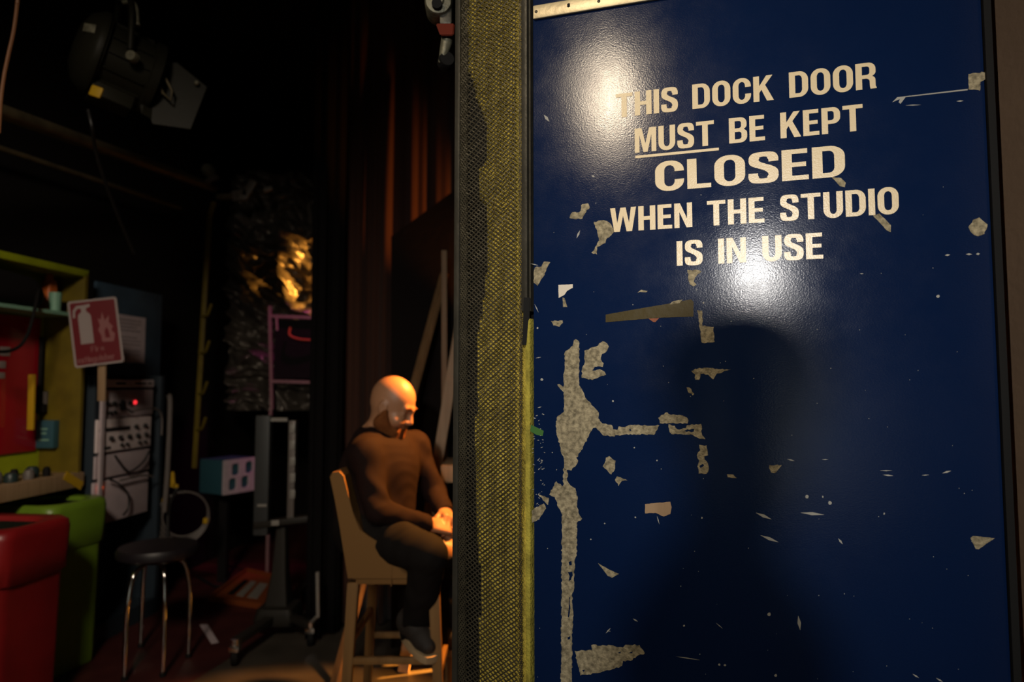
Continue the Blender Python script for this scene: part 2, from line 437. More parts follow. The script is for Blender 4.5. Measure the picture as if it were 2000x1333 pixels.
def stroke(pts, hv, hh):
    p = [Vector((x, y, 0)) for x, y in pts]; p = spline(p, 7); Lf = []; Rt = []
    for k in range(len(p)):
        t = (p[min(k + 1, len(p) - 1)] - p[max(k - 1, 0)]).normalized(); n = Vector((-t.y, t.x))
        h = math.hypot(hv * t.y, hh * t.x); h = h * (1 + .22 * abs(2 * t.x * t.y))
        Lf.append((p[k].x + n.x * h, p[k].y + n.y * h)); Rt.append((p[k].x - n.x * h, p[k].y - n.y * h))
    return Lf + Rt[::-1]
def glyph(c):
    if c == 'T': w = .68; m = w / 2; h = SV / 2; return w, [[[(0, 1), (w, 1), (w, 1 - SH), (m + h, 1 - SH), (m + h, 0), (m - h, 0), (m - h, 1 - SH), (0, 1 - SH)]]]
    if c == 'H': w = .67; return w, [[[(0, 0), (SV, 0), (SV, .42), (w - SV, .42), (w - SV, 0), (w, 0), (w, 1), (w - SV, 1), (w - SV, .575), (SV, .575), (SV, 1), (0, 1)]]]
    if c == 'I': return SV, [[[(0, 0), (SV, 0), (SV, 1), (0, 1)]]]
    if c == 'L': w = .54; return w, [[[(0, 0), (w, 0), (w, SH), (SV, SH), (SV, 1), (0, 1)]]]
    if c == 'E': w = .56; return w, [[[(0, 0), (w, 0), (w, SH), (SV, SH), (SV, .43), (w - .05, .43), (w - .05, .575), (SV, .575), (SV, 1 - SH), (w - .02, 1 - SH), (w - .02, 1), (0, 1)]]]
    if c == 'O': w = .68; return w, [g_round(w)]
    if c == 'D': w = .67; return w, [g_round(w, False, 0)]
    if c == 'C':
        w = .67; rx, ry = w * .47, .34; o = .012
        a = [(w, .37)] + arc(w - rx, ry - o, rx, ry, 360, 270) + arc(rx, ry - o, rx, ry, 270, 180) + arc(rx, 1 + o - ry, rx, ry, 180, 90) + arc(w - rx, 1 + o - ry, rx, ry, 90, 0) + [(w, .64)]
        x0, x1, y0, y1 = SV, w - SV, SH - .006, 1 - SH + .006; r2 = (x1 - x0) * .47; r3 = .17
        i = [(x1, .64)] + arc(x1 - r2, y1 - r3, r2, r3, 0, 90) + arc(x0 + r2, y1 - r3, r2, r3, 90, 180) + arc(x0 + r2, y0 + r3, r2, r3, 180, 270) + arc(x1 - r2, y0 + r3, r2, r3, 270, 360) + [(x1, .37)]
        return w, [[a + i]]
    if c == 'U':
        w = .66; rx, ry = w * .48, .32; r2 = (w - 2 * SV) * .48
        return w, [[[(0, 1)] + arc(rx, ry - .012, rx, ry, 180, 270) + arc(w - rx, ry - .012, rx, ry, 270, 360) + [(w, 1), (w - SV, 1)] + arc(w - SV - r2, SH + .16, r2, .165, 0, -90) + arc(SV + r2, SH + .16, r2, .165, 270, 180) + [(SV, 1)]]]
    if c == 'S':
        w = .64
        return w, [[stroke([(w - .10, .685), (w - .11, .80), (.47, .905), (.32, .936), (.17, .90), (.112, .77), (.15, .645), (.30, .545), (.42, .475), (w - .125, .375), (w - .105, .235), (w - .17, .10), (.32, .064), (.16, .095), (.105, .20), (.10, .325)], SV / 2 - .004, SH / 2)]]
    if c in 'PRB':
        w = .64 if c == 'P' else .67; top = .43 if c != 'B' else .47; r = .2; outs = []
        if c == 'P':
            a = [(0, 0), (SV, 0), (SV, .37)] + arc(w - .25, .37 + .24, .25, .24, 270, 360) + arc(w - .25, 1 - .26, .25, .26, 0, 90) + [(0, 1)]
            i = [(SV, .51)] + arc(w - SV - .1, .61, .1, .10, 270, 360) + arc(w - SV - .1, .76, .1, .10, 0, 90) + [(SV, .86)]
            return w, [[a, i]]
        if c == 'R':
            a = [(0, 0), (SV, 0), (SV, .40), (.33, .40)] + arc(.33, .29, .135, .11, 90, 0, 5) + [(w - .20, .10), (w - .185, 0), (w + .02, 0), (w + .02, .03), (w - .01, .10), (w - .012, .32)] + arc(w - .14, .34, .125, .13, 0, 60, 5) + arc(w - .24, .64, .24, .18, 300, 360, 6) + arc(w - .24, 1 - .25, .24, .25, 0, 90) + [(0, 1)]
            i = [(SV, .54)] + arc(w - SV - .09, .635, .1, .095, 270, 360) + arc(w - SV - .09, .77, .1, .09, 0, 90) + [(SV, .86)]
            return w, [[a, i]]
        a = [(0, 0)] + arc(w - .25, .25, .25, .25, 270, 360) + [(w, .30)] + arc(w - .14, .36, .14, .15, 0, 70, 6) + arc(w - .16, .68, .145, .14, 290, 360, 6) + arc(w - .25, 1 - .23, .235, .23, 0, 90) + [(0, 1)]
        i1 = [(SV, .14)] + arc(w - SV - .09, .23, .095, .09, 270, 360) + arc(w - SV - .09, .345, .095, .09, 0, 90) + [(SV, .435)]
        i2 = [(SV, .575)] + arc(w - SV - .10, .66, .095, .085, 270, 360) + arc(w - SV - .10, .775, .095, .085, 0, 90) + [(SV, .86)]
        return w, [[a, i1, i2]]
    if c == 'K': w = .72; return w, [[[(0, 0), (SV, 0), (SV, .33), (.29, .455), (w - .235, 0), (w + .01, 0), (.43, .63), (w - .02, 1), (w - .25, 1), (SV, .60), (SV, 1), (0, 1)]]]
    if c == 'N': w = .68; return w, [[[(0, 0), (.195, 0), (.195, .64), (w - .22, 0), (w, 0), (w, 1), (w - .195, 1), (w - .195, .36), (.22, 1), (0, 1)]]]
    if c == 'M': w = .86; return w, [[[(0, 0), (.19, 0), (.19, .72), (.345, 0), (w - .345, 0), (w - .19, .72), (w - .19, 0), (w, 0), (w, 1), (w - .28, 1), (w / 2, .36), (.28, 1), (0, 1)]]]
    if c == 'W': w = 1.04; return w, [[[(.165, 0), (.385, 0), (w / 2, .66), (w - .385, 0), (w - .165, 0), (w, 1), (w - .205, 1), (w - .285, .36), (w / 2 + .105, 1), (w / 2 - .105, 1), (.285, .36), (.205, 1), (0, 1)]]]
def text_line(s, pl, pr, ptop, pbot, gap=.085, space=.56):
    (u0, v0), (u1, v1) = door_uv(*pl), door_uv(*pr); vb = (v0 + v1) / 2
    h = door_uv(*ptop)[1] - door_uv(*pbot)[1]
    x = 0; items = []
    for ch in s:
        if ch == ' ': x += space - gap; continue
        w, shapes = glyph(ch); items.append((x, shapes)); x += w + gap
    total = x - gap; kx = (u1 - u0) / total; bm = bm_new()
    for x, shapes in items:
        for loops in shapes:
            plate(bm, [[(u0 + (x + p[0]) * kx, vb + p[1] * h) for p in l] for l in loops], DP, .0001, .0007)
    o = obj('lettering', bm, 'cream_vinyl', door, None); o['label'] = 'cream letters reading ' + s; return o
text_line('THIS DOCK DOOR', (1203, 232), (1711, 171), (1460, 153), (1460, 202))
text_line('MUST BE KEPT', (1240, 300), (1686, 254), (1460, 228), (1460, 277.5))
text_line('CLOSED', (1280, 376), (1651, 343), (1465, 300), (1465, 359.5), .075)
text_line('WHEN THE STUDIO', (1192, 455), (1756, 416.5), (1470, 387), (1470, 436.5))
text_line('IS IN USE', (1322, 520), (1608, 505), (1465, 463), (1465, 512.5))
b = bm_new(); ua, va = door_uv(1241, 308); ub, vb_ = door_uv(1404, 290.5); vm = (va + vb_) / 2
plate(b, [[(ua, vm - .0028), (ub, vm - .0028), (ub, vm + .0028), (ua, vm + .0028)]], DP, .0001, .0007)
obj('underline', b, 'cream_vinyl', door, None)['label'] = 'cream underline below MUST'
# --- metal strip across the door
v0 = door_uv(1033, 42)[1]; v1 = door_uv(1033, 16)[1]
b = bm_new(); box(b, DP((U0 + DW) / 2, (v0 + v1) / 2, .004), (DW - U0 - .004, .008, v1 - v0), DF, .003)
rail = obj('metal_strip', b, 'aluminium_cream', door); rail['label'] = 'pale metal strip screwed across the blue door'
for k in range(6):
    us = door_uv(1049, 27)[0] + .142 * k
    if us > DW - .03: break
    b = bm_new(); lathe(b, [(0, .0095), (.0022, .0095), (.0034, .0088), (.0036, .008)], DP(us, (v0 + v1) / 2, 0), DN, 12); obj('screw', b, 'screw_dark', rail)
b = bm_new(); uh = door_uv(1112, 15)[0]; plate(b, [[(uh + .005 * math.cos(a) * (1 if i % 2 else .6), (v0 + v1) / 2 + .002 + .005 * math.sin(a)) for i, a in enumerate([k * .785 for k in range(8)])]], DP, .0078, .0083)
obj('chip_hole', b, 'rubber_black', rail, None)

# --- peeled patches and tape
def pz(ox, oy, s, pts): return [(ox + x / s, oy + y / s) for x, y in pts]
Z5 = (1030, 330, 4); Z7 = (1020, 640, 4.165); Z8 = (1020, 900, 3.0775); Z6 = (1500, 330, 4); Z4 = (1500, 0, 4); Z9 = (1400, 860, 2.818)
def jag(pts, step=.006, amp=.0011):
    out = []; n = len(pts)
    for i in range(n):
        a = Vector(pts[i]); c = Vector(pts[(i + 1) % n]); k = max(1, int((c - a).length / step))
        for j in range(k):
            p = a.lerp(c, j / k)
            if j: p += Vector((random.uniform(-amp, amp), random.uniform(-amp, amp)))
            out.append((p.x, p.y))
    return out
def patch(zz, pts, m='bare_board', name='peeled_patch', holes=(), label=None, amp=.0015, w=(.00005, .00035), step=.0042):
    loops = [jag([door_uv(*q) for q in pz(*zz, pts)], step, amp)] + [jag([door_uv(*q) for q in pz(*zz, h)], step, amp) for h in holes]
    o = obj(name, plate(bm_new(), loops, DP, *w), m, door, None)
    if label: o['label'] = label
    return o
patch(Z7, [(435,95),(460,110),(465,130),(463,470),(485,500),(520,580),(590,655),(622,690),(618,740),(650,780),(730,795),(740,830),(775,835),(785,805),(830,812),(880,793),(1115,798),(1080,868),(830,872),(730,885),(660,880),(600,815),(575,820),(540,890),(480,1000),(440,1060),(455,1085),(440,1120),(400,1165),(365,1160),(340,1165),(335,1050),(320,1030),(290,900),(275,840),(280,735),(335,690),(340,530),(320,510),(285,465),(300,460),(335,485),(345,300),(345,205),(410,150),(420,105)], holes=[[(868,830),(880,826),(888,840),(875,842)]])
patch(Z8, [(248,45),(262,50),(275,80),(270,120),(290,150),(320,168),(333,215),(330,270),(340,320),(360,350),(328,375),(328,570),(315,600),(312,770),(300,800),(305,945),(300,1075),(300,1333),(298,1700),(232,1700),(232,1333),(235,960),(238,800),(235,640),(240,330),(215,280),(195,220),(163,205),(205,125),(240,155),(247,150)],
      holes=[[(275,670),(300,668),(305,690),(292,720),(280,725),(285,695)], [(280,825),(288,820),(286,900),(282,945),(274,940),(280,880)], [(272,1065),(290,1055),(288,1075),(274,1078)], [(278,610),(296,605),(298,630),(284,632)]])
patch(Z7, [(505,190),(600,155),(655,112),(690,130),(705,155),(690,190),(650,215),(640,260),(662,290),(655,322),(590,320),(570,350),(630,340),(670,360),(682,385),(570,428),(482,408),(490,320),(505,300)])
patch(Z7, [(1105,735),(1180,690),(1210,712),(1260,715),(1300,715),(1348,745),(1345,782),(1250,783),(1120,780)])
patch(Z7, [(1190,787),(1240,800),(1265,830),(1330,820),(1340,795),(1455,785),(1460,860),(1490,910),(1440,905),(1370,870),(1250,865),(1215,868),(1195,830)], holes=[[(1300,848),(1345,828),(1400,826),(1395,848)]])
patch(Z7, [(1440,955),(1500,960),(1510,1040),(1480,1050),(1500,1090),(1518,1150),(1500,1190),(1435,1190),(1425,1130),(1440,1085),(1420,1040),(1450,1000)], holes=[[(1440,1130),(1470,1110),(1480,1125),(1450,1145)]])
patch(Z7, [(680,1060),(710,1048),(760,1085),(755,1150),(725,1198),(690,1160),(655,1130),(670,1105)])
patch(Z7, [(755,1240),(770,1212),(855,1245),(810,1250),(782,1292)])
patch((0, 0, 1), [(1362,606),(1371,607),(1372,637),(1394,639),(1396,668),(1371,670),(1366,640)])
patch((0, 0, 1), [(1350,725),(1366,719),(1428,722),(1400,730),(1393,742),(1383,732),(1368,731),(1366,742),(1358,742),(1358,732)])
patch((0, 0, 1), [(1341,757),(1346,757),(1356,770),(1353,773),(1345,768)])
patch(Z8, [(738,262),(890,248),(898,280),(890,322),(850,337),(800,315),(738,318)], 'plank_brown', 'tape_scrap', label='brown tape scrap on the blue door', amp=.0004)
patch(Z8, [(455,617),(520,655),(582,682),(540,705),(515,695)], amp=.0004)
patch(Z8, [(315,1145),(420,1140),(415,1110),(545,1112),(605,1125),(620,1108),(705,1110),(737,1160),(690,1175),(650,1205),(605,1205),(600,1235),(520,1262),(470,1275),(350,1293)], holes=[[(570,1160),(590,1148),(592,1160)], [(640,1158),(665,1148),(660,1160)], [(360,1262),(378,1258),(370,1272)]])
patch(Z8, [(58,300),(130,258),(143,290),(95,355),(58,375)]); patch(Z8, [(95,205),(160,225),(155,268),(125,240)])
patch(Z5, [(330,385),(350,340),(405,340),(430,275),(475,270),(487,300),(450,350),(430,390),(380,395)])
patch(Z5, [(520,415),(600,402),(640,420),(690,490),(620,545),(610,580),(545,610),(545,670),(500,655),(530,610),(560,560),(545,490)])
patch(Z5, [(60,770),(110,765),(130,725),(180,730),(150,780),(135,830),(80,915),(50,890),(50,810)])
patch(Z5, [(242,908),(355,902),(355,930),(310,955),(290,985),(245,1010)], 'paper', 'paper_scrap', label='torn white paper scrap on the blue door', amp=.0003)
patch(Z5, [(275,1005),(290,1010),(312,1080),(280,1080)], amp=.0004)
patch(Z5, [(1250,790),(1330,790),(1360,800),(1310,850),(1300,880),(1322,905),(1300,920),(1270,905),(1255,850)])
patch(Z5, [(185,1190),(275,1185),(278,1205),(250,1235),(205,1225)]); patch(Z5, [(860,970),(890,945),(940,955),(930,965),(880,962)], amp=.0004)
patch(Z5, [(612,1140),(860,1095),(1100,1055),(1280,1020),(1298,1040),(1298,1155),(1010,1165),(612,1200)], 'brown_tape', 'brown_tape', label='long wedge of brown tape below the lettering', amp=.0002, w=(.0003, .0007))
patch(Z5, [(1110,1060),(1130,1040),(1215,1022),(1190,1050)], w=(.0006, .0009)); patch(Z5, [(945,1170),(1030,1166),(1000,1198),(985,1198)], 'orange_card', 'tape_scrap', amp=.0003)
patch(Z6, [(495,65),(570,72),(608,110),(600,145),(560,135)], amp=.0004); patch(Z6, [(820,365),(870,350),(960,440),(960,495),(925,480)], amp=.0004)
patch(Z6, [(1565,455),(1600,400),(1650,380),(1715,435),(1690,510),(1640,528),(1590,500)])
patch(Z4, [(1565,580),(1690,565),(1715,600),(1660,640),(1655,710),(1565,700)])
patch(Z9, [(288,138),(358,138),(320,183),(300,180)]); patch(Z9, [(55,188),(90,190),(110,210),(60,205)], amp=.0004)
patch(Z9, [(1395,540),(1410,528),(1530,540),(1440,602),(1425,600)], amp=.0004)
patch((0, 0, 1), [(1037,830),(1062,842),(1060,852),(1048,850),(1036,843)], 'green_tape', 'green_tape', label='small green tape tag at the edge of the blue door', amp=.0002)
# scratches and flecks
b = bm_new()
def fleck(pts): plate(b, [[door_uv(*p) for p in pts]], DP, .00005, .0003)
def scr(x0, y0, x1, y1, w=2):
    d = Vector((x1 - x0, y1 - y0)).normalized(); n = Vector((-d.y, d.x)) * w / 2
    fleck([(x0, y0), ((x0 + x1) / 2 + n.x, (y0 + y1) / 2 + n.y), (x1, y1), ((x0 + x1) / 2 - n.x, (y0 + y1) / 2 - n.y)])
fleck(pz(*Z4, [(970,800),(1010,760),(1560,695),(1560,706),(1075,760),(1035,812),(1020,800),(1030,775)]))
for q in [(1768,206,1799,205,2),(1868,198,1882,197,3),(1845,499,1856,498,4),(1886,497,1899,497,4),(1906,497,1914,496,5),(1940,496,1957,493,3),(1679,535,1687,535,2),
          (1718,920,1743,920,2),(1724,928,1745,930,3),(1840,925,1858,920,4),(1800,929,1815,928,2),(1537,897,1552,901,3),(1605,898,1618,898,2),(1476,1002,1507,1015,6),(1563,1002,1610,1006,6),(1485,1046,1521,1060,6),
          (1559,1203,1563,1232,7),(1637,1052,1646,1064,4),(1320,1283,1367,1290,2),(1398,1217,1412,1229,1.5),(1183,1238,1193,1227,3),(1236,1209,1246,1215,3),(1283,1008,1288,1025,2),(1126,466,1133,450,4),(1062,224,1073,238,6),
          (1155,343,1162,346,4),(1036,515,1052,519,2),(1044,594,1052,611,2),(1782,1317,1795,1325,3),(1828,1325,1842,1333,3),(1050,797,1058,795,2),(1046,700,1057,698,2)]: scr(*q)
for x, y, r in [(1832, 579, 3.5), (1576, 970, 4), (1621, 983, 4), (1607, 971, 2), (1241, 1011, 2), (1197, 784, 2), (1371, 1012, 2), (1154, 1054, 1.5), (1181, 1023, 1.5), (1239, 875, 1.5), (1283, 900, 1.5), (1336, 1223, 2), (1405, 1299, 2.5), (1416, 1300, 2.5), (1515, 1320, 3), (1374, 592, 2), (1727, 1004, 2), (1502, 1201, 4), (1058, 742, 3), (1050, 641, 2)]:
    fleck([(x + r * math.cos(k * 1.05) * random.uniform(.7, 1.2), y + r * math.sin(k * 1.05) * random.uniform(.7, 1.2)) for k in range(6)])
for k in range(60):     # scuffs beside the free edge
    x = random.uniform(1039, 1062); y = random.uniform(800, 1020); a = random.uniform(-.6, .9); l = random.uniform(2, 7)
    scr(x, y, x + l * math.cos(a), y - l * math.sin(a), random.uniform(.8, 2))
for k in range(90):
    x = random.uniform(1050, 1900); y = random.uniform(350, 1330); r = random.uniform(.5, 1.2)
    fleck([(x + r * math.cos(q * 1.6), y + r * math.sin(q * 1.6)) for q in range(4)])
tagit(obj('paint_scratches', b, 'scratch', door, None), kind='stuff')

# --- roller hanger at the top of the door's free edge
h0 = P(858, 10, 1.72)
hg = empty('door_hanger', h0, 'grey painted hanger with red collar and lever above the edge of the dock door', 'hanger')
b = bm_new(); lathe(b, [(0, .03), (.012, .03), (.016, .024), (.032, .022), (.036, .012), (.036, -.05), (0, -.05)], P(857, 8, 1.72), (.05, -1, -.1), 28); obj('roller', b, 'hanger_grey', hg)
b = bm_new(); lathe(b, [(0, .001), (.013, .001), (.013, -.02)], P(853, 6, 1.685), (.05, -1, -.1), 16); obj('axle', b, 'rubber_black', hg)
b = bm_new(); box(b, P(872, 36, 1.73), (.032, .04, .05), I3, .006); obj('bracket', b, 'steel_grey', hg)
b = bm_new(); hexa(b, [P(860, 70, 1.70), P(886, 70, 1.70), P(886, 70, 1.76), P(860, 70, 1.76), P(851, 46, 1.70), P(888, 46, 1.70), P(888, 46, 1.76), P(851, 46, 1.76)]); bmesh.ops.bevel(b, geom=b.edges[:], offset=.003, segments=2, affect='EDGES'); obj('collar', b, 'hanger_red', hg)['label'] = 'red collar'
b = bm_new(); tube(b, [P(874, 68, 1.73), P(872, 84, 1.73), P(867, 104, 1.73), P(860, 124, 1.73)], [.016, .015, .012, .006], 14); obj('lever', b, 'hanger_grey', hg)
b = bm_new(); lathe(b, [(0, .012), (.018, .012), (.021, .006), (.021, -.02), (0, -.02)], P(872, 118, 1.735), (.3, -1, 0), 20); obj('wheel', b, 'rubber_black', hg)

# ------------------------------------------------------------------ signed-distance bodies
def cap(a, b_, ra, rb=None, k=.02): return ('c', Vector(a), Vector(b_), ra, ra if rb is None else rb, k)
def ell(c, r, rot=None, k=.02): return ('e', Vector(c), Vector(r), rot, k)
def cut(p): return ('-', p)
def sdf_mesh(prims, h, noise=None, keep=None):
    lo = np.array([1e9] * 3); hi = -lo
    for p in prims:
        if p[0] == '-': continue
        if p[0] == 'c':
            for q, r in ((p[1], p[3]), (p[2], p[4])): lo = np.minimum(lo, np.array(q) - r); hi = np.maximum(hi, np.array(q) + r)
        else: m = max(p[2]); lo = np.minimum(lo, np.array(p[1]) - m); hi = np.maximum(hi, np.array(p[1]) + m)
    lo -= .03; hi += .03; n = np.ceil((hi - lo) / h).astype(int) + 1
    f = np.full(n, .06, np.float32)
    ax = [lo[i] + h * np.arange(n[i]) for i in range(3)]
    def region(plo, phi):
        s = []
        for i in range(3): s.append(slice(max(0, int((plo[i] - lo[i]) / h)), max(0, min(n[i], int((phi[i] - lo[i]) / h) + 2))))
        return tuple(s), np.meshgrid(*[ax[i][s[i]] for i in range(3)], indexing='ij')
    def dist(p, X):
        x = np.stack(X, -1)
        if p[0] == 'c':
            a = np.array(p[1]); d = np.array(p[2]) - a; L2 = max(1e-9, float(d @ d)); t = np.clip(((x - a) @ d) / L2, 0, 1)
            return np.linalg.norm(x - a - t[..., None] * d, axis=-1) - (p[3] + (p[4] - p[3]) * t)
        y = x - np.array(p[1])
        if p[3] is not None: y = y @ np.array(p[3])
        r = np.array(p[2]); k0 = np.linalg.norm(y / r, axis=-1); k1 = np.linalg.norm(y / (r * r), axis=-1) + 1e-9
        return k0 * (k0 - 1) / k1
    for p in prims:
        sub = p[0] == '-'; q = p[1] if sub else p
        if q[0] == 'c': a, c = np.minimum(q[1], q[2]), np.maximum(q[1], q[2]); m = max(q[3], q[4])
        else: a = c = np.array(q[1]); m = max(q[2])
        s, X = region(np.array(a) - m - .06, np.array(c) + m + .06)
        if 0 in X[0].shape: continue
        d = dist(q, X); g = f[s]; k = q[-1]
        if sub: d = -d; hh = np.clip(.5 - .5 * (g - d) / k, 0, 1); f[s] = g * (1 - hh) + d * hh + k * hh * (1 - hh)
        else: hh = np.clip(.5 + .5 * (g - d) / k, 0, 1); f[s] = d * (1 - hh) * 1 + 0 if False else (d + (g - d) * (1 - hh)) - k * hh * (1 - hh)
    if noise is not None or keep is not None:
        X = np.meshgrid(*ax, indexing='ij')
        if noise is not None: f = f + noise(*X)
        if keep is not None: f = np.maximum(f, keep(*X))
    ins = f < 0
    acc = np.zeros(tuple(n - 1) + (3,)); cnt = np.zeros(tuple(n - 1))
    nx, ny, nz = n - 1
    def sl(o): return (slice(o[0], o[0] + nx), slice(o[1], o[1] + ny), slice(o[2], o[2] + nz))
    for a in range(3):
        for i in (0, 1):
            for j in (0, 1):
                o = [0, 0, 0]; o[(a + 1) % 3] = i; o[(a + 2) % 3] = j; o2 = list(o); o2[a] = 1
                f0, f1 = f[sl(o)], f[sl(o2)]; m = (f0 < 0) != (f1 < 0)
                t = np.where(m, f0 / np.where(m, f0 - f1, 1), 0)
                for c in range(3): acc[..., c] += np.where(m, (t if c == a else o[c]), 0)
                cnt += m
    mask = cnt > 0; idx = -np.ones(mask.shape, int); idx[mask] = np.arange(mask.sum())
    cell = np.argwhere(mask); V = lo + h * (cell + acc[mask] / cnt[mask][:, None])
    faces = []
    for a in range(3):
        o = [slice(None)] * 3; o2 = [slice(None)] * 3; o[a] = slice(0, -1); o2[a] = slice(1, None)
        m = ins[tuple(o)] != ins[tuple(o2)]
        e = np.argwhere(m); b1, b2 = (a + 1) % 3, (a + 2) % 3
        e = e[(e[:, b1] > 0) & (e[:, b2] > 0) & (e[:, b1] < n[b1] - 1) & (e[:, b2] < n[b2] - 1)]
        q = []
        for d1, d2 in ((0, 0), (1, 0), (1, 1), (0, 1)):
            c = e.copy(); c[:, b1] -= d1; c[:, b2] -= d2; q.append(idx[c[:, 0], c[:, 1], c[:, 2]])
        q = np.stack(q, 1); fl = ins[e[:, 0], e[:, 1], e[:, 2]]; q[~fl] = q[~fl][:, ::-1]; q = q[(q >= 0).all(1)]; faces.append(q)
    faces = np.concatenate(faces)
    return V, faces
def sdf_obj(name, prims, h, m, parent=None, noise=None, keep=None, smooth=1):
    V, Fc = sdf_mesh(prims, h, noise, keep)
    me = bpy.data.meshes.new(name); me.from_pydata(V.tolist(), [], Fc.tolist())
    o = link(name, me, m, parent, None)
    if smooth:
        bm = bmesh.new(); bm.from_mesh(me)
        for _ in range(smooth): bmesh.ops.smooth_vert(bm, verts=bm.verts[:], factor=.5, use_axis_x=True, use_axis_y=True, use_axis_z=True)
        bmesh.ops.recalc_face_normals(bm, faces=bm.faces[:])
        bm.to_mesh(me); bm.free()
    for p in me.polygons: p.use_smooth = True
    return o
def head_prims(c, fwd, up, k=.015, s=1.0):
    fwd = fwd.normalized(); lf = up.cross(fwd).normalized(); up = fwd.cross(lf)
    T = lambda f, l, u: c + (fwd * f + lf * l + up * u) * s
    Rm = Matrix((fwd, lf, up)).transposed(); E = lambda f, l, u, r, kk=k: ell(T(f, l, u), [x * s for x in r], Rm, kk)
    pr = [E(-.008, 0, .030, (.098, .077, .094)), E(.022, 0, -.045, (.070, .060, .078), .03), E(-.022, 0, -.012, (.062, .064, .055), .03),
          cap(T(.02, -.038, -.095), T(.068, 0, -.108), .026 * s, .022 * s, .03), cap(T(.02, .038, -.095), T(.068, 0, -.108), .026 * s, .022 * s, .03),
          cap(T(.078, -.034, .020), T(.088, 0, .018), .013 * s, .012 * s, .012), cap(T(.078, .034, .020), T(.088, 0, .018), .013 * s, .012 * s, .012)]
    for q in (-1, 1):
        pr += [cut(E(.096, q * .033, -.004, (.016, .018, .012), .012)), E(.073, q * .033, -.004, (.013, .014, .011), .004),
               E(.060, q * .043, -.042, (.028, .024, .022), .025),
               E(-.004, q * .076, -.012, (.020, .008, .032), .006), cap(T(-.012, q * .082, .012), T(-.016, q * .082, -.020), .006 * s, .006 * s, .006), cut(E(.0, q * .088, -.010, (.010, .006, .016), .004))]
    pr += [cap(T(.090, 0, .008), T(.108, 0, -.034), .008 * s, .0115 * s, .010), cap(T(.098, -.011, -.038), T(.098, .011, -.038), .009 * s, .009 * s, .008),
           cap(T(.086, -.016, -.066), T(.086, .016, -.066), .008 * s, .008 * s, .008), cap(T(.084, -.014, -.079), T(.084, .014, -.079), .008 * s, .008 * s, .007), cut(cap(T(.098, -.02, -.0725), T(.098, .02, -.0725), .0025, .0025, .003))]
    return pr, T, Rm
def hand_prims(wr, d, n, side, curl=(.9, .9, .7), s=1.0):
    """palm and five fingers; d = towards the fingers, n = out of the back of the hand, side = towards the thumb"""
    d = d.normalized(); n = (n - d * n.dot(d)).normalized(); t = d.cross(n); t = t if t.dot(side) > 0 else -t
    T = lambda a, b_, c: wr + (d * a + t * b_ + n * c) * s; pr = []
    for b0, b1 in ((-.028, -.033), (-.009, -.011), (.010, .012), (.027, .030)): pr.append(cap(T(.005, b0 * .75, 0), T(.085, b1, 0), .015 * s, .0125 * s, .012))
    for b0, ls in ((-.033, (.030, .020, .017)), (-.0115, (.040, .026, .020)), (.0115, (.043, .028, .021)), (.031, (.039, .024, .019))):
        p = T(.088, b0, 0); a = R(10)
        for i, l in enumerate(ls):
            a += curl[i]; dd = d * math.cos(a) - n * math.sin(a); q = p + dd * l * s
            pr.append(cap(p, q, (.0092 - .0008 * i) * s, (.0085 - .0009 * i) * s, .003)); p = q
    p0 = T(.022, .024, -.006); p1 = T(.052, .050, -.022); p2 = T(.082, .050, -.034); p3 = T(.104, .042, -.038)
    pr += [cap(p0, p1, .016 * s, .0125 * s, .010), cap(p1, p2, .0115 * s, .010 * s, .003), cap(p2, p3, .010 * s, .008 * s, .003)]
    return pr

# ------------------------------------------------------------------ the seated man
J = dict(RS=P(714, 890, 2.79), LS=P(808, 874, 3.11), RE=P(738, 1000, 2.70), LE=P(848, 962, 3.10), RW=P(835, 1025, 2.82), LW=P(868, 1000, 2.98),
         NB=P(733, 860, 2.95), NT=P(749, 818, 2.94), CH=P(742, 912, 2.95), BE=P(728, 985, 2.93), PE=P(716, 1030, 2.92),
         RH=P(722, 1040, 2.83), LH=P(742, 1038, 3.03), RK=P(838, 1084, 2.62), LK=P(874, 1080, 3.04), RA=P(810, 1234, 2.80), LA=P(868, 1238, 3.05))
hc = P(766, 792, 2.93)
hf = Vector((math.cos(R(-14)) * math.cos(R(-24)), math.sin(R(-14)) * math.cos(R(-24)), math.sin(R(-24))))
hu = Vector((0, 0, 1)); hu = (hu - hf * hu.dot(hf)).normalized()
man = empty('person', (J['PE'].x, J['PE'].y, .72), 'bald bearded man in dark sweater sitting on the tan bar stool, head bowed, hands clasped', 'person')
hp, HT, HR = head_prims(hc, hf, hu)
body = [cap(J['PE'], J['BE'], .125, .125, .05), ell(J['CH'] + Vector((0, 0, .02)), (.115, .17, .15), frame(Vector((.93, -.37, 0))), .05),
        cap(J['BE'], J['CH'], .12, .125, .05), cap(J['CH'], J['NB'], .10, .062, .05), cap(J['NB'], J['NT'], .060, .056, .02),
        cap(J['NB'], J['RS'], .06, .062, .04), cap(J['NB'], J['LS'], .06, .062, .04),
        cap(J['RS'], J['RE'], .053, .040, .03), cap(J['RE'], J['RW'], .040, .028, .01), cap(J['LS'], J['LE'], .053, .040, .03), cap(J['LE'], J['LW'], .040, .028, .01),
        cap(J['PE'], J['RH'], .12, .10, .04), cap(J['PE'], J['LH'], .12, .10, .04),
        cap(J['RH'], J['RK'], .092, .060, .03), cap(J['LH'], J['LK'], .092, .060, .03), cap(J['RK'], J['RA'], .058, .038, .01), cap(J['LK'], J['LA'], .058, .038, .01)]
rd = P(884, 1030, 2.88) - J['RW']; ld = P(892, 1022, 2.84) - J['LW']
hands = hand_prims(J['RW'] + rd.normalized() * .012, rd, Vector((.15, -.55, .75)), Vector((.2, .3, .9)), (.7, .95, .6), .95)
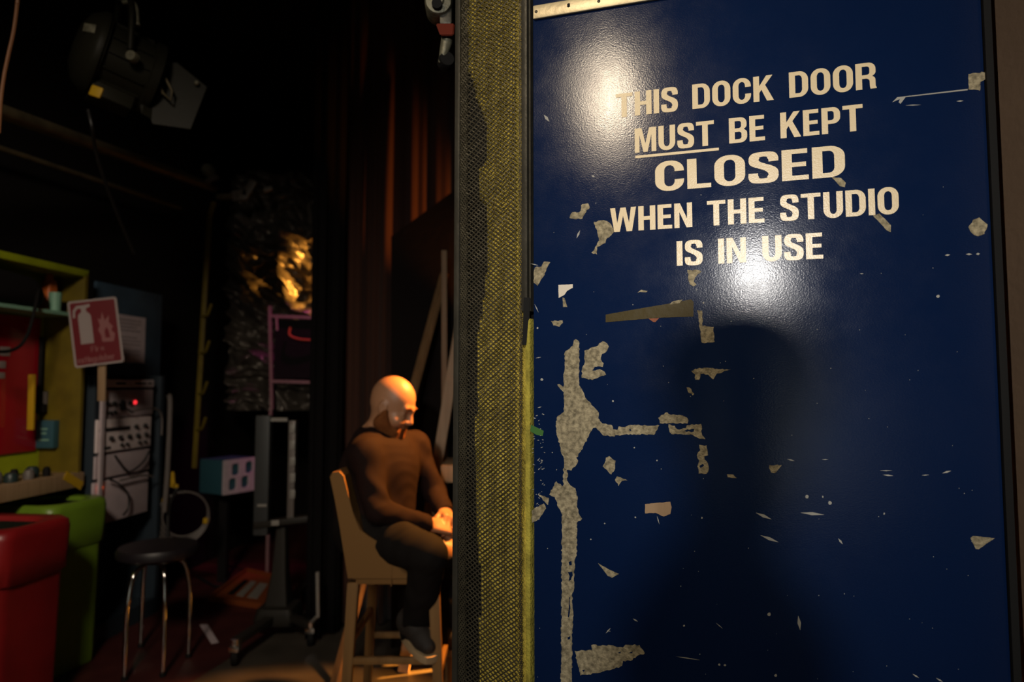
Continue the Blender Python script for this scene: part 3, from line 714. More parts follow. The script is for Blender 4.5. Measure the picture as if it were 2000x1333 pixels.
hands += hand_prims(J['LW'] + ld.normalized() * .012, ld, Vector((.3, .2, .9)), Vector((-.2, -.8, .4)), (.7, .95, .6), .95)
sdf_obj('body', body + hp + hands, .005, 'skin', man)
# beard: jaw, chin and moustache, trimmed off the cheeks
def nz(a, s1): return lambda X, Y, Z: (a * np.sin(X * s1 + 3 * np.sin(Z * s1 * .7)) * np.sin(Y * s1 * 1.1 + 1) * np.sin(Z * s1 * .9 + 2 * np.sin(X * s1 * .6))).astype(np.float32)
bd = []
for q in (-1, 1):
    bd += [cap(HT(.006, q * .071, .002), HT(.008, q * .067, -.030), .005, .013, .01), cap(HT(.008, q * .066, -.028), HT(.010, q * .064, -.070), .013, .022, .02), cap(HT(.006, q * .060, -.075), HT(.066, q * .020, -.120), .029, .031, .025), cap(HT(.092, 0, -.058), HT(.074, q * .034, -.084), .0085, .013, .01),
           cap(HT(.022, q * .060, -.062), HT(.066, q * .036, -.086), .022, .018, .02)]
bd += [cap(HT(.072, 0, -.108), HT(.084, 0, -.142), .033, .020, .02), cap(HT(.02, -.03, -.11), HT(.02, .03, -.11), .03, .03, .03)]
for q in (-1, 1):
    b = bm_new(); tube(b, spline([HT(.094, q * .012, .021), HT(.095, q * .03, .027), HT(.082, q * .05, .020)], 4), [.003, .004, .0045, .0045, .0045, .004, .004, .003, .002], 8); obj('eyebrow', b, 'beard', man)
sdf_obj('beard', bd, .004, 'beard', man, noise=nz(.0035, 420))['label'] = 'trimmed reddish beard'
g = .010
def wr(X, Y, Z):   # cloth creases
    return (.0035 * np.sin(26 * Z + 44 * X + 4 * np.sin(13 * Y + 9 * Z)) * np.sin(21 * X - 19 * Y + 1) + .0014 * np.abs(np.sin(52 * (Z - .8 * X) + 2.5 * np.sin(21 * Y + 8 * Z)))).astype(np.float32)
sw_p = [cap(J['PE'] + Vector((0, 0, .03)), J['BE'], .125 + g, .128 + g, .05), ell(J['CH'] + Vector((0, 0, .02)), (.115 + g, .17 + g, .15 + g), frame(Vector((.93, -.37, 0))), .05),
        cap(J['BE'], J['CH'], .122 + g, .127 + g, .05), cap(J['CH'], J['NB'] - Vector((0, 0, .012)), .10 + g, .066 + g * .4, .05), cap(J['NB'], J['RS'], .06 + g, .064 + g, .04), cap(J['NB'], J['LS'], .06 + g, .064 + g, .04),
        cap(J['RS'], J['RE'], .053 + g, .042 + g, .03), cap(J['RE'], J['RW'].lerp(J['RE'], .05), .042 + g, .030 + g, .01), cap(J['LS'], J['LE'], .053 + g, .042 + g, .03), cap(J['LE'], J['LW'].lerp(J['LE'], .05), .042 + g, .030 + g, .01)]
bk_ = Vector((-.93, .37, 0))
sw_p.append(ell(J['BE'].lerp(J['CH'], .45) + bk_ * .035, (.125, .15, .20), frame(Vector((.93, -.37, 0))), .05))
fd_ = Vector((.93, -.37, 0))
sw_p += [ell(J['BE'] + fd_ * .055 + Vector((0, 0, -.02)), (.115, .15, .12), frame(fd_), .06), ell(J['CH'] + fd_ * .03 + Vector((0, 0, -.03)), (.12, .16, .14), frame(fd_), .06),
         ell(J['PE'] + fd_ * .06 + Vector((0, 0, .06)), (.115, .155, .045), frame(fd_), .03)]
sw_p.append(cut(cap(J['NB'] + (J['NT'] - J['NB']) * .35, J['NT'] + (J['NT'] - J['NB']) * 1.2, .066, .09, .006)))
for a, w in (('RE', 'RW'), ('LE', 'LW')):
    d = (J[w] - J[a]).normalized(); sw_p.append(cut(cap(J[w] + d * .045, J[w] + d * .12, .044, .044, .004)))
sdf_obj('sweater', sw_p, .006, 'sweater', man, noise=wr)['label'] = 'dark brown sweater'
tr = [cap(J['PE'], J['PE'] + Vector((0, 0, .05)), .128, .126, .04), cap(J['PE'], J['RH'], .128, .112, .04), cap(J['PE'], J['LH'], .128, .112, .04),
      cap(J['RH'], J['RK'], .106, .074, .03), cap(J['LH'], J['LK'], .106, .074, .03), cap(J['RK'], J['RA'].lerp(J['RK'], .55), .072, .064, .01), cap(J['RA'].lerp(J['RK'], .55), J['RA'] + (J['RA'] - J['RK']) * .02, .064, .060, .02), cap(J['LK'], J['LA'], .073, .056, .01),
      cut(ell(J['LK'] + Vector((.02, -.05, .045)), (.05, .05, .05), None, .006))]
sdf_obj('trousers', tr, .006, 'trousers', man, noise=wr)['label'] = 'dark trousers'
def shoe(ank, heel, toe, nm):
    d = (toe - heel).normalized(); lat = Vector((0, 0, 1)).cross(d).normalized(); up = d.cross(lat)
    at = lambda t, l, u: heel + d * t + lat * l + up * u
    L_ = (toe - heel).length
    o = sdf_obj('shoe', [cap(at(.04, 0, .05), at(.10, 0, .06), .045, .045, .03), cap(at(.035, 0, .035), at(L_ * .68, 0, .034), .036, .040, .03), cap(at(L_ * .68, .006, .03), at(L_ - .04, 0, .026), .042, .032, .02), cap(ank, at(.045, 0, .06), .042, .045, .02)], .006, 'shoe_dark', man,
                keep=lambda X, Y, Z: (-((X - heel.x) * up.x + (Y - heel.y) * up.y + (Z - heel.z) * up.z)).astype(np.float32))
    b = bm_new(); n = 20; out = []
    for k in range(n):
        a = 2 * math.pi * k / n; t = L_ / 2 + math.cos(a) * (L_ / 2 + .004); w = (.040 + .012 * math.cos(a)) * abs(math.sin(a)) ** .6 * (1 if math.sin(a) > 0 else -1)
        out.append((t, w))
    loft(b, [[at(t, w, -.022) for t, w in out], [at(t, w * 1.04, -.01) for t, w in out], [at(t, w, .006) for t, w in out]])
    obj('sole', b, 'sole_beige', o)['label'] = 'beige sole'
shoe(J['RA'], P(786, 1226, 2.84), P(845, 1286, 2.66), 'r'); shoe(J['LA'], P(850, 1266, 3.08), P(955, 1274, 2.98), 'l')

# ------------------------------------------------------------------ tan bar stool
def Z(py, Y): return CAM_Z - (py - 750) * Y / F
st = empty('bar_stool', (-.47, 2.92, 0), 'tan fabric covered wooden bar stool under the seated man', 'bar stool')
yn, yf = 2.69, 3.12
xr, xf_ = P(686, 1130, yn).x, P(846, 1130, yn).x
zb = .655; zs = .715
b = bm_new(); box(b, ((xr + xf_) / 2 + .0, (yn + yf) / 2, (zb + zs) / 2), (xf_ - xr - .03, yf - yn + .02, zs - zb), I3, .018); obj('seat', b, 'linen_tan', st)
ck = [(645, 932), (650, 923), (662, 921), (671, 930), (680, 965), (690, 1002), (703, 1034), (722, 1049), (745, 1062), (768, 1086), (790, 1106), (806, 1118), (804, 1130), (680, 1130), (671, 1075), (664, 1030), (655, 980)]
ck = [(p.x, p.z) for p in (P(x, y, yn - .014) for x, y in ck)]
b = bm_new()
bk0 = [ck[i] for i in (13, 14, 15, 16, 0, 1, 2, 3, 4, 5)] + [(xr + .075, zb + .13), (xr + .085, zb)]
plate(b, [bk0], lambda u, v, w: Vector((u, w, v)), yn - .004, yf + .004)
obj('backrest', b, 'linen_tan', st, None)
# slip-cover cheeks: sides sweep down from the back to the seat front
for yy in (yn - .018, yf + .002):
    b = bm_new(); plate(b, [ck], lambda u, v, w, yy=yy: Vector((u, yy + w, v)), 0, .016); c = obj('cover_side', b, 'linen_tan', st, None)
    b = bm_new(); sx = P(766, 1100, yn).x; tube(b, [(sx, yy - .001, zb), (sx + .002, yy - .001, zb + .086)], .0022, 6); obj('seam', b, 'linen_tan', c)
def leg(x0, x1, y0, y1): 
    b = bm_new(); a = .021; c = .016
    hexa(b, [(x1 - c, y1 - c, 0), (x1 + c, y1 - c, 0), (x1 + c, y1 + c, 0), (x1 - c, y1 + c, 0), (x0 - a, y0 - a, zb + .01), (x0 + a, y0 - a, zb + .01), (x0 + a, y0 + a, zb + .01), (x0 - a, y0 + a, zb + .01)])
    bmesh.ops.bevel(b, geom=b.edges[:], offset=.003, segments=2, affect='EDGES'); return obj('leg', b, 'stool_wood', st)
lx = [(P(690, 1130, yn).x, P(668, 1440, yn).x), (P(853, 1130, yn).x - .012, P(862, 1440, yn).x)]
Lg = {}
for i, (a, c) in enumerate(lx):
    for yy, ye in ((yn + .012, yn), (yf - .012, yf)): leg(a, c, yy, ye); Lg[i, yy < 3] = (a, c, yy, ye)
def lp(k, z):
    a, c, y0, y1 = Lg[k]; t = z / (zb + .01); return Vector((c + (a - c) * t, y1 + (y0 - y1) * t, z))
for A, B, z in (((0, True), (1, True), Z(1276, yn)), ((0, False), (1, False), Z(1226, yf)), ((0, True), (0, False), Z(1245, yn) + .0), ((1, True), (1, False), .30)):
    b = bm_new(); bar(b, lp(A, z), lp(B, z), .020, .026 if z != .30 else .03, bev=.002); obj('stretcher', b, 'stool_wood', st)

# ------------------------------------------------------------------ drapes, shadow panel, timbers behind the man
def drape(name, p0, p1, z0, z1, m, folds, amp, label, cat, seed=1, n=160):
    rnd = random.Random(seed); p0 = Vector(p0); p1 = Vector(p1); d = p1 - p0; nn = Vector((d.y, -d.x, 0)).normalized(); b = bm_new(); rows = []
    ph = [rnd.uniform(0, 6) for _ in range(3)]
    for z in [z0 + (z1 - z0) * k / 14 for k in range(15)]:
        row = []; q = (z - z0) / (z1 - z0)
        for i in range(n + 1):
            t = i / n; w = folds * 2 * math.pi * (t + .02 * math.sin(7 * t + ph[2]))
            o = amp * (math.sin(w + ph[0] + .25 * math.sin(2 * w)) * (.75 + .35 * math.sin(9 * t + ph[1])) + .3 * math.sin(2.3 * w + ph[1])) * (1.1 - .35 * q)
            row.append(b.verts.new(p0 + d * t + nn * o + Vector((0, 0, z))))
        rows.append(row)
    for A, B in zip(rows, rows[1:]):
        for i in range(n): b.faces.new((A[i], A[i + 1], B[i + 1], B[i]))
    o = obj(name, b, m, None, 180)
    sm = o.modifiers.new('thickness', 'SOLIDIFY'); sm.thickness = .004
    return tagit(o, label, cat)
drape('stage_curtain', (P(648, 750, 4.15).x, 4.15, 0), (1.2, 4.3, 0), .02, 4.1, 'drape_brown', 15, .085, 'dark brown stage curtain in deep folds behind the seated man', 'curtain', 3)
drape('masking_drape', (P(606, 750, 3.86).x, 3.86, 0), (P(668, 750, 4.02).x, 4.02, 0), .02, 4.1, 'black_velvet', 2, .02, 'narrow black masking drape left of the brown curtain', 'curtain', 5, 60)
# black panel standing in for the slanted shadow on the curtain
b = bm_new(); fl = [P(764, 1200, 3.80), P(892, 1200, 3.80), P(892, 368, 3.95), P(884, 374, 3.95), P(764, 462, 3.95)]
fl[0].z = fl[1].z = .003
loft(b, [[p for p in fl], [p + Vector((0, .03, 0)) for p in fl]])
tagit(obj('shadow_panel', b, 'shadow_black', None, None), 'black panel with a sloping top edge, standing in for the shadow on the curtain', 'shadow panel')
a_ = P(804, 775, 3.64); c_ = P(868, 535, 3.80)
b = bm_new(); low = a_ + (a_ - c_) * (a_.z / (c_.z - a_.z)); low.z = .004; bar(b, low, c_, .05, .025, bev=.002)
tagit(obj('timber_brace', b, 'timber', None, None), 'dark reddish timber brace leaning diagonally above the man\'s head', 'timber')
a_ = P(853, 915, 3.58); c_ = P(884, 725, 3.63); low = a_ + (a_ - c_) * (a_.z / (c_.z - a_.z)); low.z = .004; c_ = a_ + (c_ - a_) * 1.5
b = bm_new(); bar(b, low, c_, .055, .03, bev=.002); tagit(obj('timber_brace', b, 'plank_brown', None, None), 'pale timber brace leaning beside the edge of the dock door', 'timber')
b = bm_new(); bar(b, (P(872, 700, 3.71).x, 3.71, 0), (P(868, 480, 3.71).x, 3.71, P(868, 490, 3.71).z), .03, .03, bev=.002)
tagit(obj('timber_post', b, 'timber', None, None), 'thin upright timber post standing behind the pale brace', 'timber')
cr = empty('wooden_box', P(880, 935, 3.25), 'small wooden box on a stand half hidden behind the dock door', 'box')
cc = P(884, 916, 3.50); cr.location = (cc.x, cc.y, 0)
b = bm_new(); box(b, cc + Vector((.19, -.04, 0)), (.46, .34, .085), I3, .01); obj('box_body', b, 'plank_brown', cr)  # widened out of view to keep the orange beam off the floor
b = bm_new(); tube(b, [(cc.x + .04, cc.y, cc.z - .03), (cc.x + .04, cc.y, .02)], .014, 12); obj('stand_pole', b, 'trolley_dark', cr)
b = bm_new(); lathe(b, [(0, .03), (.02, .03), (.08, .01), (.08, 0), (0, 0)], (cc.x + .04, cc.y, .0), n=20); obj('stand_base', b, 'trolley_dark', cr)

sc_ = empty('streak_blocker', (-.15, 3.62, 0), 'unseen wooden slats added behind the dock door to cut the floor light into streaks', 'light blocker')  # added out of view; its gaps shape the orange streaks on the floor
b = bm_new()
for y0, y1 in ((3.40, 3.572), (3.602, 3.650), (3.676, 3.80)): box(b, (-.16, (y0 + y1) / 2, .2), (.012, y1 - y0, .4))
box(b, (-.146, 3.60, .345), (.012, .40, .13)); box(b, (-.146, 3.60, .08), (.012, .40, .16))
obj('slat_side', b, 'timber', sc_, None)
b = bm_new(); box(b, (-.06, 3.60, .012), (.18, .40, .02)); obj('base_board', b, 'timber', sc_, None)
# ------------------------------------------------------------------ crinkled black foil and the steel frame at the back
b = bm_new(); nx_, nz_ = 90, 240; x0 = P(458, 750, 5.7).x; x1 = P(660, 750, 5.7).x; rows = []
from mathutils import noise as MN
def crk(x, z):
    w = MN.noise((x * 1.7, z * 1.1, 3.0)) * .6; q = z + .40 * x + .12 * MN.noise((x * 4, z * 3, 7.7))
    v = .16 * (1 - abs(MN.noise((x * 2.2 + w, q * 4.2 + w, .3)))) ** 2 + .13 * (1 - abs(MN.noise((x * 3.4 + w, q * 10.5, 5.1)))) ** 2 + .05 * (1 - abs(MN.noise((x * 8 + q * 3, q * 19 - x * 3, 9.7)))) ** 2 + .09 * abs(MN.noise((x * 7, z * 1.6 + w, 4.4))) + .004 * MN.noise((x * 40, z * 40, 2.2))
    return v
for j in range(nz_ + 1):
    z = 1.22 + 1.93 * j / nz_
    rows.append([b.verts.new((x0 + (x1 - x0) * i / nx_, 5.7 - crk(x0 + (x1 - x0) * i / nx_, z) - .12 * (i / nx_ - .5), z)) for i in range(nx_ + 1)])
for A, B in zip(rows, rows[1:]):
    for i in range(nx_): b.faces.new((A[i], A[i + 1], B[i + 1], B[i]))
o = obj('foil_sheet', b, 'foil_black', None, 180); tagit(o, 'crumpled black foil sheet hanging at the back, catching orange light', 'foil sheet')
ff = empty('steel_cage', (P(565, 750, 5.05).x, 5.05, 0), 'square steel cage standing in front of the crumpled foil', 'cage')
fy = 5.22
for a_, c_, m in (((527, 598), (531, 800), 'upright'), ((531, 618), (640, 622), 'rail'), ((531, 745), (640, 748), 'rail')):
    b = bm_new(); p, q = P(*a_, fy), P(*c_, fy); bar(b, p, q, .022, .018, up=(0, 1, 0)); obj(m, b, 'pink_steel', ff)
b = bm_new(); p = P(529, 800, fy); bar(b, p, (p.x, p.y, 0), .022, .018, up=(0, 1, 0)); obj('upright', b, 'pink_steel', ff)
b = bm_new(); p = P(634, 620, fy); bar(b, p, (p.x, p.y, 0), .022, .018, up=(0, 1, 0)); obj('upright', b, 'pink_steel', ff)
b = bm_new(); box(b, (P(585, 680, fy).x, fy + .03, (P(585, 622, fy).z + P(585, 742, fy).z) / 2), (.40, .02, P(585, 622, fy).z - P(585, 742, fy).z - .02)); obj('back_panel', b, 'bag_black', ff)
b = bm_new(); tube(b, spline([P(567, 640, fy - .02), P(566, 655, fy - .03), P(585, 663, fy - .03), P(612, 665, fy - .02)], 6), .008, 8); obj('cable', b, 'orange_plastic', ff)
b = bm_new(); tube(b, [P(540, 622, fy - .012), P(541, 646, fy - .012)], .010, 8); obj('hook', b, 'pink_steel', ff)

# ------------------------------------------------------------------ left wall: cabinet and what is in it
cab = empty('wall_cabinet', WP(-.6, .93, -.1), 'open yellow cabinet hung on the left wall above the bins', 'cabinet')
ca, cz0, cz1, cd = -1.15, .95, 2.03, .24
b = bm_new(); box(b, WP(-.012, (cz0 + cz1) / 2, -cd / 2), (.024, cd, cz1 - cz0), WF, .002); obj('side_panel', b, 'yellow_paint', cab)
b = bm_new(); box(b, WP(ca, (cz0 + cz1) / 2, -cd / 2), (.024, cd, cz1 - cz0), WF, .002); obj('side_panel', b, 'yellow_paint', cab)
b = bm_new(); box(b, WP(ca / 2, cz1, -cd / 2), (-ca, cd, .036), WF, .002); obj('top_panel', b, 'lime_paint', cab)
b = bm_new(); box(b, WP(ca / 2, cz0 - .03, -cd / 2 + .005), (-ca + .024, cd + .01, .075), WF, .002); obj('bottom_board', b, 'plank_brown', cab)
b = bm_new(); box(b, WP(ca / 2, (cz0 + cz1) / 2, -cd + .006), (-ca - .03, .012, cz1 - cz0 - .03), WF); obj('back_panel', b, 'lime_paint', cab)
zs_ = P(90, 608, 3.45).z
b = bm_new(); box(b, WP(ca / 2, zs_, -cd / 2 - .01), (-ca - .026, cd - .03, .018), WF); obj('shelf', b, 'mint_plastic', cab)
b = bm_new(); bar(b, WP(-.005, cz0 - .066, .012), WP(-.13, cz0 + .008, .012), .045, .003, up=tuple(WN)); obj('tape', b, 'tape_yellow', cab)
b = bm_new(); tube(b, spline([WP(-.06, cz1 - .35, -cd + .03), WP(-.06, cz0 + .42, -cd + .03), WP(-.055, cz0 + .34, -cd + .03)], 4), .014, 8); lathe(b, [(0, .03), (.03, .02), (.03, -.02), (0, -.03)], WP(-.055, cz0 + .35, -cd + .035), n=14); obj('pipe', b, 'bag_black', cab)
def onwall(px, out):       # where the sight line meets the plane `out` in front of the cabinet's face
    r = ray(px, 750); o_ = W0 + WN * out - C0; t = o_.dot(WN) / r.dot(WN); p = C0 + r * t; return (p - W0).dot(WD)
def wallz(px, py, out):
    r = ray(px, py); t = (W0 + WN * out - C0).dot(WN) / r.dot(WN); return (C0 + r * t).z
bo = -cd + .02
s1 = onwall(73, bo); s0_ = s1 - .50
b = bm_new(); zb0, zb1 = wallz(73, 880, bo), wallz(73, 622, bo)
box(b, WP((s0_ + s1) / 2, (zb0 + zb1) / 2, bo), (s1 - s0_, .012, zb1 - zb0), WF, .002)
rb = empty('fire_notice_board', WP((s0_ + s1) / 2, zb0, bo), 'glossy red board standing inside the yellow cabinet', 'board'); obj('board', b, 'red_gloss', rb)
for (pa, pb, pc, pd) in ((0, 14, 678, 696), (0, 7, 706, 720), (0, 6, 728, 740)):
    b = bm_new(); sa, sb = onwall(pa - 6, bo), onwall(pb, bo); za, zc = wallz(pb, pd, bo), wallz(pb, pc, bo)
    box(b, WP((sa + sb) / 2, (za + zc) / 2, bo + .0075), (sb - sa, .003, zc - za), WF, .001); obj('printed_mark', b, 'white_print', rb)
o = empty('orange_container', WP(onwall(84, -.12), zs_ + .009, -.12), 'orange container on the shelf of the yellow cabinet', 'container')
s_ = onwall(84, -.14); b = bm_new(); loft(b, [[WP(s_ + x, zs_ + .009 + hh, -.13 + y) for x, y in rrect(w_, .06, .012)] for hh, w_ in ((0, .075), (.10, .07), (.15, .055), (.17, .04))]); obj('container_body', b, 'orange_plastic', o)
b = bm_new(); lathe(b, [(0, .2), (.018, .2), (.02, .17), (0, .17)], WP(s_, zs_ + .009, -.13), n=14); obj('cap', b, 'orange_plastic', o)
b = bm_new(); lathe(b, [(0, 0), (.026, 0), (.030, .095), (.030, .1), (.026, .098), (.023, .01), (0, .01)], WP(onwall(101, -.07), zs_ + .009, -.07), n=20)
tagit(obj('mint_cup', b, 'mint_plastic'), 'pale green cup beside the orange container on the cabinet shelf', 'cup')
b = bm_new(); tube(b, [WP(onwall(132, -.205), zs_ + .018, -.205), WP(onwall(78, -.205), wallz(78, 545, -.205), -.205)], .009, 8)
tagit(obj('grey_rod', b, 'grey_rod'), 'grey rod leaning across the cabinet shelf', 'rod')
bg = empty('black_bag', WP(onwall(30, -.02), zs_, 0), 'black bag on the cabinet shelf with its strap hanging over the red board', 'bag')
sdf_obj('bag_body', [cap(WP(onwall(60, -.05), zs_ + .07, -.07), WP(onwall(60, -.05) - .42, zs_ + .07, -.07), .058, .058, .03), cap(WP(onwall(60, -.05) - .03, zs_ + .11, -.07), WP(onwall(60, -.05) - .4, zs_ + .13, -.07), .055, .06, .03)], .012, 'bag_black', bg)
b = bm_new(); tube(b, spline([WP(onwall(62, -.03), zs_ + .10, -.015), WP(onwall(61, .01), zs_ - .0, .012), WP(onwall(52, .015), zs_ - .12, .012), WP(onwall(36, .015), zs_ - .19, .012), WP(onwall(5, .015), zs_ - .22, .012), WP(onwall(-40, .015), zs_ - .2, .012), WP(onwall(-60, .01), zs_ - .02, .012), WP(onwall(-58, -.03), zs_ + .08, -.015)], 8), .008, 8); obj('strap', b, 'bag_black', bg)
o = empty('teal_carton', WP(onwall(88, -.15), cz0, -.15), 'teal carton fixed to the end of the yellow cabinet beside the red board', 'carton')
b = bm_new(); sa = onwall(84, -.17); zc = (wallz(84, 822, -.17) + wallz(84, 876, -.17)) / 2; hh = wallz(84, 822, -.17) - wallz(84, 876, -.17)
box(b, WP(-.045, zc, -.165), (.04, .10, hh), WF, .003); obj('carton_body', b, 'teal_box', o)
for k, w_ in ((.028, .04), (.005, .03), (-.03, .06)):
    b = bm_new(); box(b, WP(-.0655, zc + k, -.17), (.002, w_, .008), WF); obj('printed_line', b, 'mint_plastic', o)
b = bm_new(); box(b, WP(-.036, wallz(78, 785, -.2), -.205), (.022, .04, .11), WF, .004); tagit(obj('small_grey_box', b, 'cable_grey'), 'small grey box on the cabinet back above the teal carton', 'box')
b = bm_new(); sa = onwall(60, -.16); bar(b, WP(onwall(62, -.14), wallz(62, 732, -.14), -.14), WP(onwall(64, -.14), wallz(62, 840, -.14), -.14), .012, .035, up=tuple(WN), bev=.002)
tagit(obj('yellow_stick', b, 'tape_yellow'), 'yellow wooden stick standing in front of the red board', 'stick')
for k in range(7):
    b = bm_new(); s_ = onwall(2 + k * 17, -.06); r_ = .018 + .006 * (k % 3)
    lathe(b, [(0, 0), (r_, 0), (r_ * 1.05, .03 + .01 * (k % 2)), (r_ * .7, .045 + .01 * (k % 2)), (0, .05)], WP(s_ - .02, cz0 + .008, -.06 - .03 * (k % 2)), n=12)
    tagit(obj('tape_roll', b, ['bag_black', 'cable_grey', 'label_dark'][k % 3]), 'small dark odds and ends in a row on the floor of the yellow cabinet', 'clutter', 'small items on the cabinet floor')

# fire extinguisher sign on a stick
sg = empty('fire_extinguisher_sign', P(199, 786, 3.60), 'tilted red fire extinguisher sign on a pale wooden stick', 'sign')
sc = P(187, 649, 3.53); tlt = R(8.5); su = Vector((math.cos(tlt) * .985, .17, math.sin(tlt) * .97)).normalized(); sn = Vector((.17, -.985, 0)); sv = sn.cross(su) * -1; sv = sv if sv.z > 0 else -sv
SGM = lambda u, v, w: sc + su * u + sv * v + sn * w
hw, hh = .118, .173
b = bm_new(); plate(b, [rrect(2 * hw, 2 * hh, .014, 4)], SGM, -.004, 0); obj('sign_plate', b, 'white_print', sg, None)
b = bm_new(); plate(b, [rrect(2 * hw - .022, 2 * hh - .022, .008, 4)], SGM, 0, .001); obj('red_field', b, 'sign_red', sg, None)
b = bm_new(); ox = -.045
plate(b, [[(ox - .030, -.055), (ox + .032, -.055), (ox + .032, .085), (ox + .026, .10), (ox + .012, .112), (ox - .012, .112), (ox - .026, .10), (ox - .030, .085)]], SGM, .001, .002)
plate(b, [[(ox - .012, .112), (ox + .012, .112), (ox + .012, .128), (ox + .034, .138), (ox + .030, .150), (ox - .01, .146), (ox - .032, .146), (ox - .050, .125), (ox - .054, .085), (ox - .044, .085), (ox - .040, .118), (ox - .026, .132), (ox - .012, .130)]], SGM, .001, .002)
obj('extinguisher_symbol', b, 'white_print', sg, None)
b = bm_new(); fx = .055
for pts in ([(fx - .028, -.055), (fx + .026, -.058), (fx + .036, -.02), (fx + .02, .0), (fx + .03, .02), (fx + .012, .045), (fx + .018, .08), (fx - .006, .055), (fx - .014, .10), (fx - .024, .06), (fx - .038, .07), (fx - .03, .03), (fx - .042, .01), (fx - .03, -.02)],):
    plate(b, [pts, [(fx - .012, -.035), (fx + .012, -.037), (fx + .008, .0), (fx - .002, .022), (fx - .012, 0)]], SGM, .001, .002)
obj('flame_symbol', b, 'sign_pink', sg, None)
# "Fire extinguisher" in small capitals-height strokes
def mini(txt, u0, v0, h, kx):
    bm = bm_new(); x = u0
    SEG = {'F': [((0, 0), (0, 1)), ((0, 1), (.6, 1)), ((0, .5), (.45, .5))], 'i': [((.1, 0), (.1, .62)), ((.1, .8), (.1, .92))], 'r': [((0, 0), (0, .62)), ((0, .5), (.35, .6))], 'e': [((.5, .05), (0, .1)), ((0, .1), (0, .6)), ((0, .6), (.5, .6)), ((.5, .6), (.5, .33)), ((.5, .33), (0, .33))],
           'x': [((0, 0), (.5, .62)), ((.5, 0), (0, .62))], 't': [((.15, 0), (.15, .9)), ((0, .62), (.4, .62))], 'n': [((0, 0), (0, .62)), ((0, .6), (.45, .6)), ((.45, .6), (.45, 0))], 'g': [((.5, .6), (0, .6)), ((0, .6), (0, .05)), ((0, .05), (.5, .05)), ((.5, .62), (.5, -.3)), ((.5, -.3), (0, -.3))],
           'u': [((0, .62), (0, .03)), ((0, .03), (.5, .03)), ((.5, 0), (.5, .62))], 's': [((.45, .6), (0, .6)), ((0, .6), (0, .33)), ((0, .33), (.45, .33)), ((.45, .33), (.45, .03)), ((.45, .03), (0, .03))], 'h': [((0, 0), (0, 1)), ((0, .6), (.45, .6)), ((.45, .6), (.45, 0))]}
    for ch in txt:
        for a, c in SEG[ch]:
            p, q = Vector((x + a[0] * h * kx, v0 + a[1] * h)), Vector((x + c[0] * h * kx, v0 + c[1] * h)); d = (q - p).normalized() * h * .08; n = Vector((-d.y, d.x))
            plate(bm, [[(p - d + n)[:], (q + d + n)[:], (q + d - n)[:], (p - d - n)[:]]], SGM, .001, .002)
        x += (.32 if ch == 'i' else .8 if ch != 't' else .62) * h * kx
    return bm
obj('lettering', mini('Fire', -.03, -.098, .026, .95), 'sign_pink', sg, None); obj('lettering', mini('extinguisher', -.099, -.150, .030, .72), 'sign_pink', sg, None)
b = bm_new(); bar(b, SGM(.035, .05, -.012), P(199, 784, 3.57), .040, .014, up=(0, -1, 0), bev=.002); obj('stick', b, 'plank_brown', sg)
b = bm_new(); bar(b, SGM(.04, -.02, -.022), WP(-.012, SGM(.04, -.02, 0).z, -.01), .03, .012); obj('bracket', b, 'steel_grey', sg)

# notice board and paper on the wall over the rack
s0_, s1 = onwall(182, -.10), onwall(312, -.10)
za, zb_ = 1.48, wallz(250, 562, -.10)
b = bm_new(); box(b, WP((s0_ + s1) / 2, (za + zb_) / 2, -.11), (s1 - s0_, .02, zb_ - za), WF, .003); tagit(obj('notice_board', b, 'board_blue'), 'dark blue board on the wall above the equipment rack', 'board')
sh = empty('paper_notice', WP(onwall(248, -.09), 1.5, -.09), 'printed paper sheet pinned to the dark blue board', 'paper')
sa, sb = onwall(213, -.096), onwall(281, -.096); z0_, z1_ = wallz(248, 709, -.096), wallz(248, 616, -.096)
b = bm_new(); box(b, WP((sa + sb) / 2, (z0_ + z1_) / 2, -.0985), (sb - sa, .002, z1_ - z0_), WF); obj('sheet', b, 'paper_grey', sh)
b = bm_new()
for k in range(11):
    if k in (4, 8): continue
    box(b, WP((sa + sb) / 2 - (.02 if k % 3 == 2 else 0), z1_ - .03 - .021 * k, -.0972), ((sb - sa) * (.72 if k % 3 != 2 else .6), .0006, .008), WF)
obj('printed_text', b, 'print_grey', sh, None)

# ------------------------------------------------------------------ equipment rack
rk = empty('equipment_rack', WP(.42, 0, -.2), 'navy equipment rack with grey front panels standing beside the yellow cabinet', 'equipment rack')
r0, r1 = onwall(186, .02), onwall(322, .02)
rd_ = .30
b = bm_new()
for s_ in (r0 + .02, r1 - .02): box(b, WP(s_, .74, -rd_ / 2 + .02), (.04, rd_, 1.48), WF, .004)
box(b, WP((r0 + r1) / 2, .05, -rd_ / 2 + .02), (r1 - r0, rd_, .1), WF); box(b, WP((r0 + r1) / 2, .78, -rd_ + .03), (r1 - r0 - .04, .02, 1.4), WF)
obj('cabinet_frame', b, 'rack_navy', rk)
b = bm_new(); box(b, WP(r0 + .035, 1.02, .045), (.03, .012, .86), WF, .002); obj('front_rail', b, 'rack_grey', rk)
b = bm_new(); tube(b, spline([WP(r1 - .01, 1.36, .05), WP(r1, 1.30, .06), WP(r1 - .005, .9, .06), WP(r1 - .01, .62, .05)], 6), .016, 10); obj('conduit', b, 'cable_grey', rk)
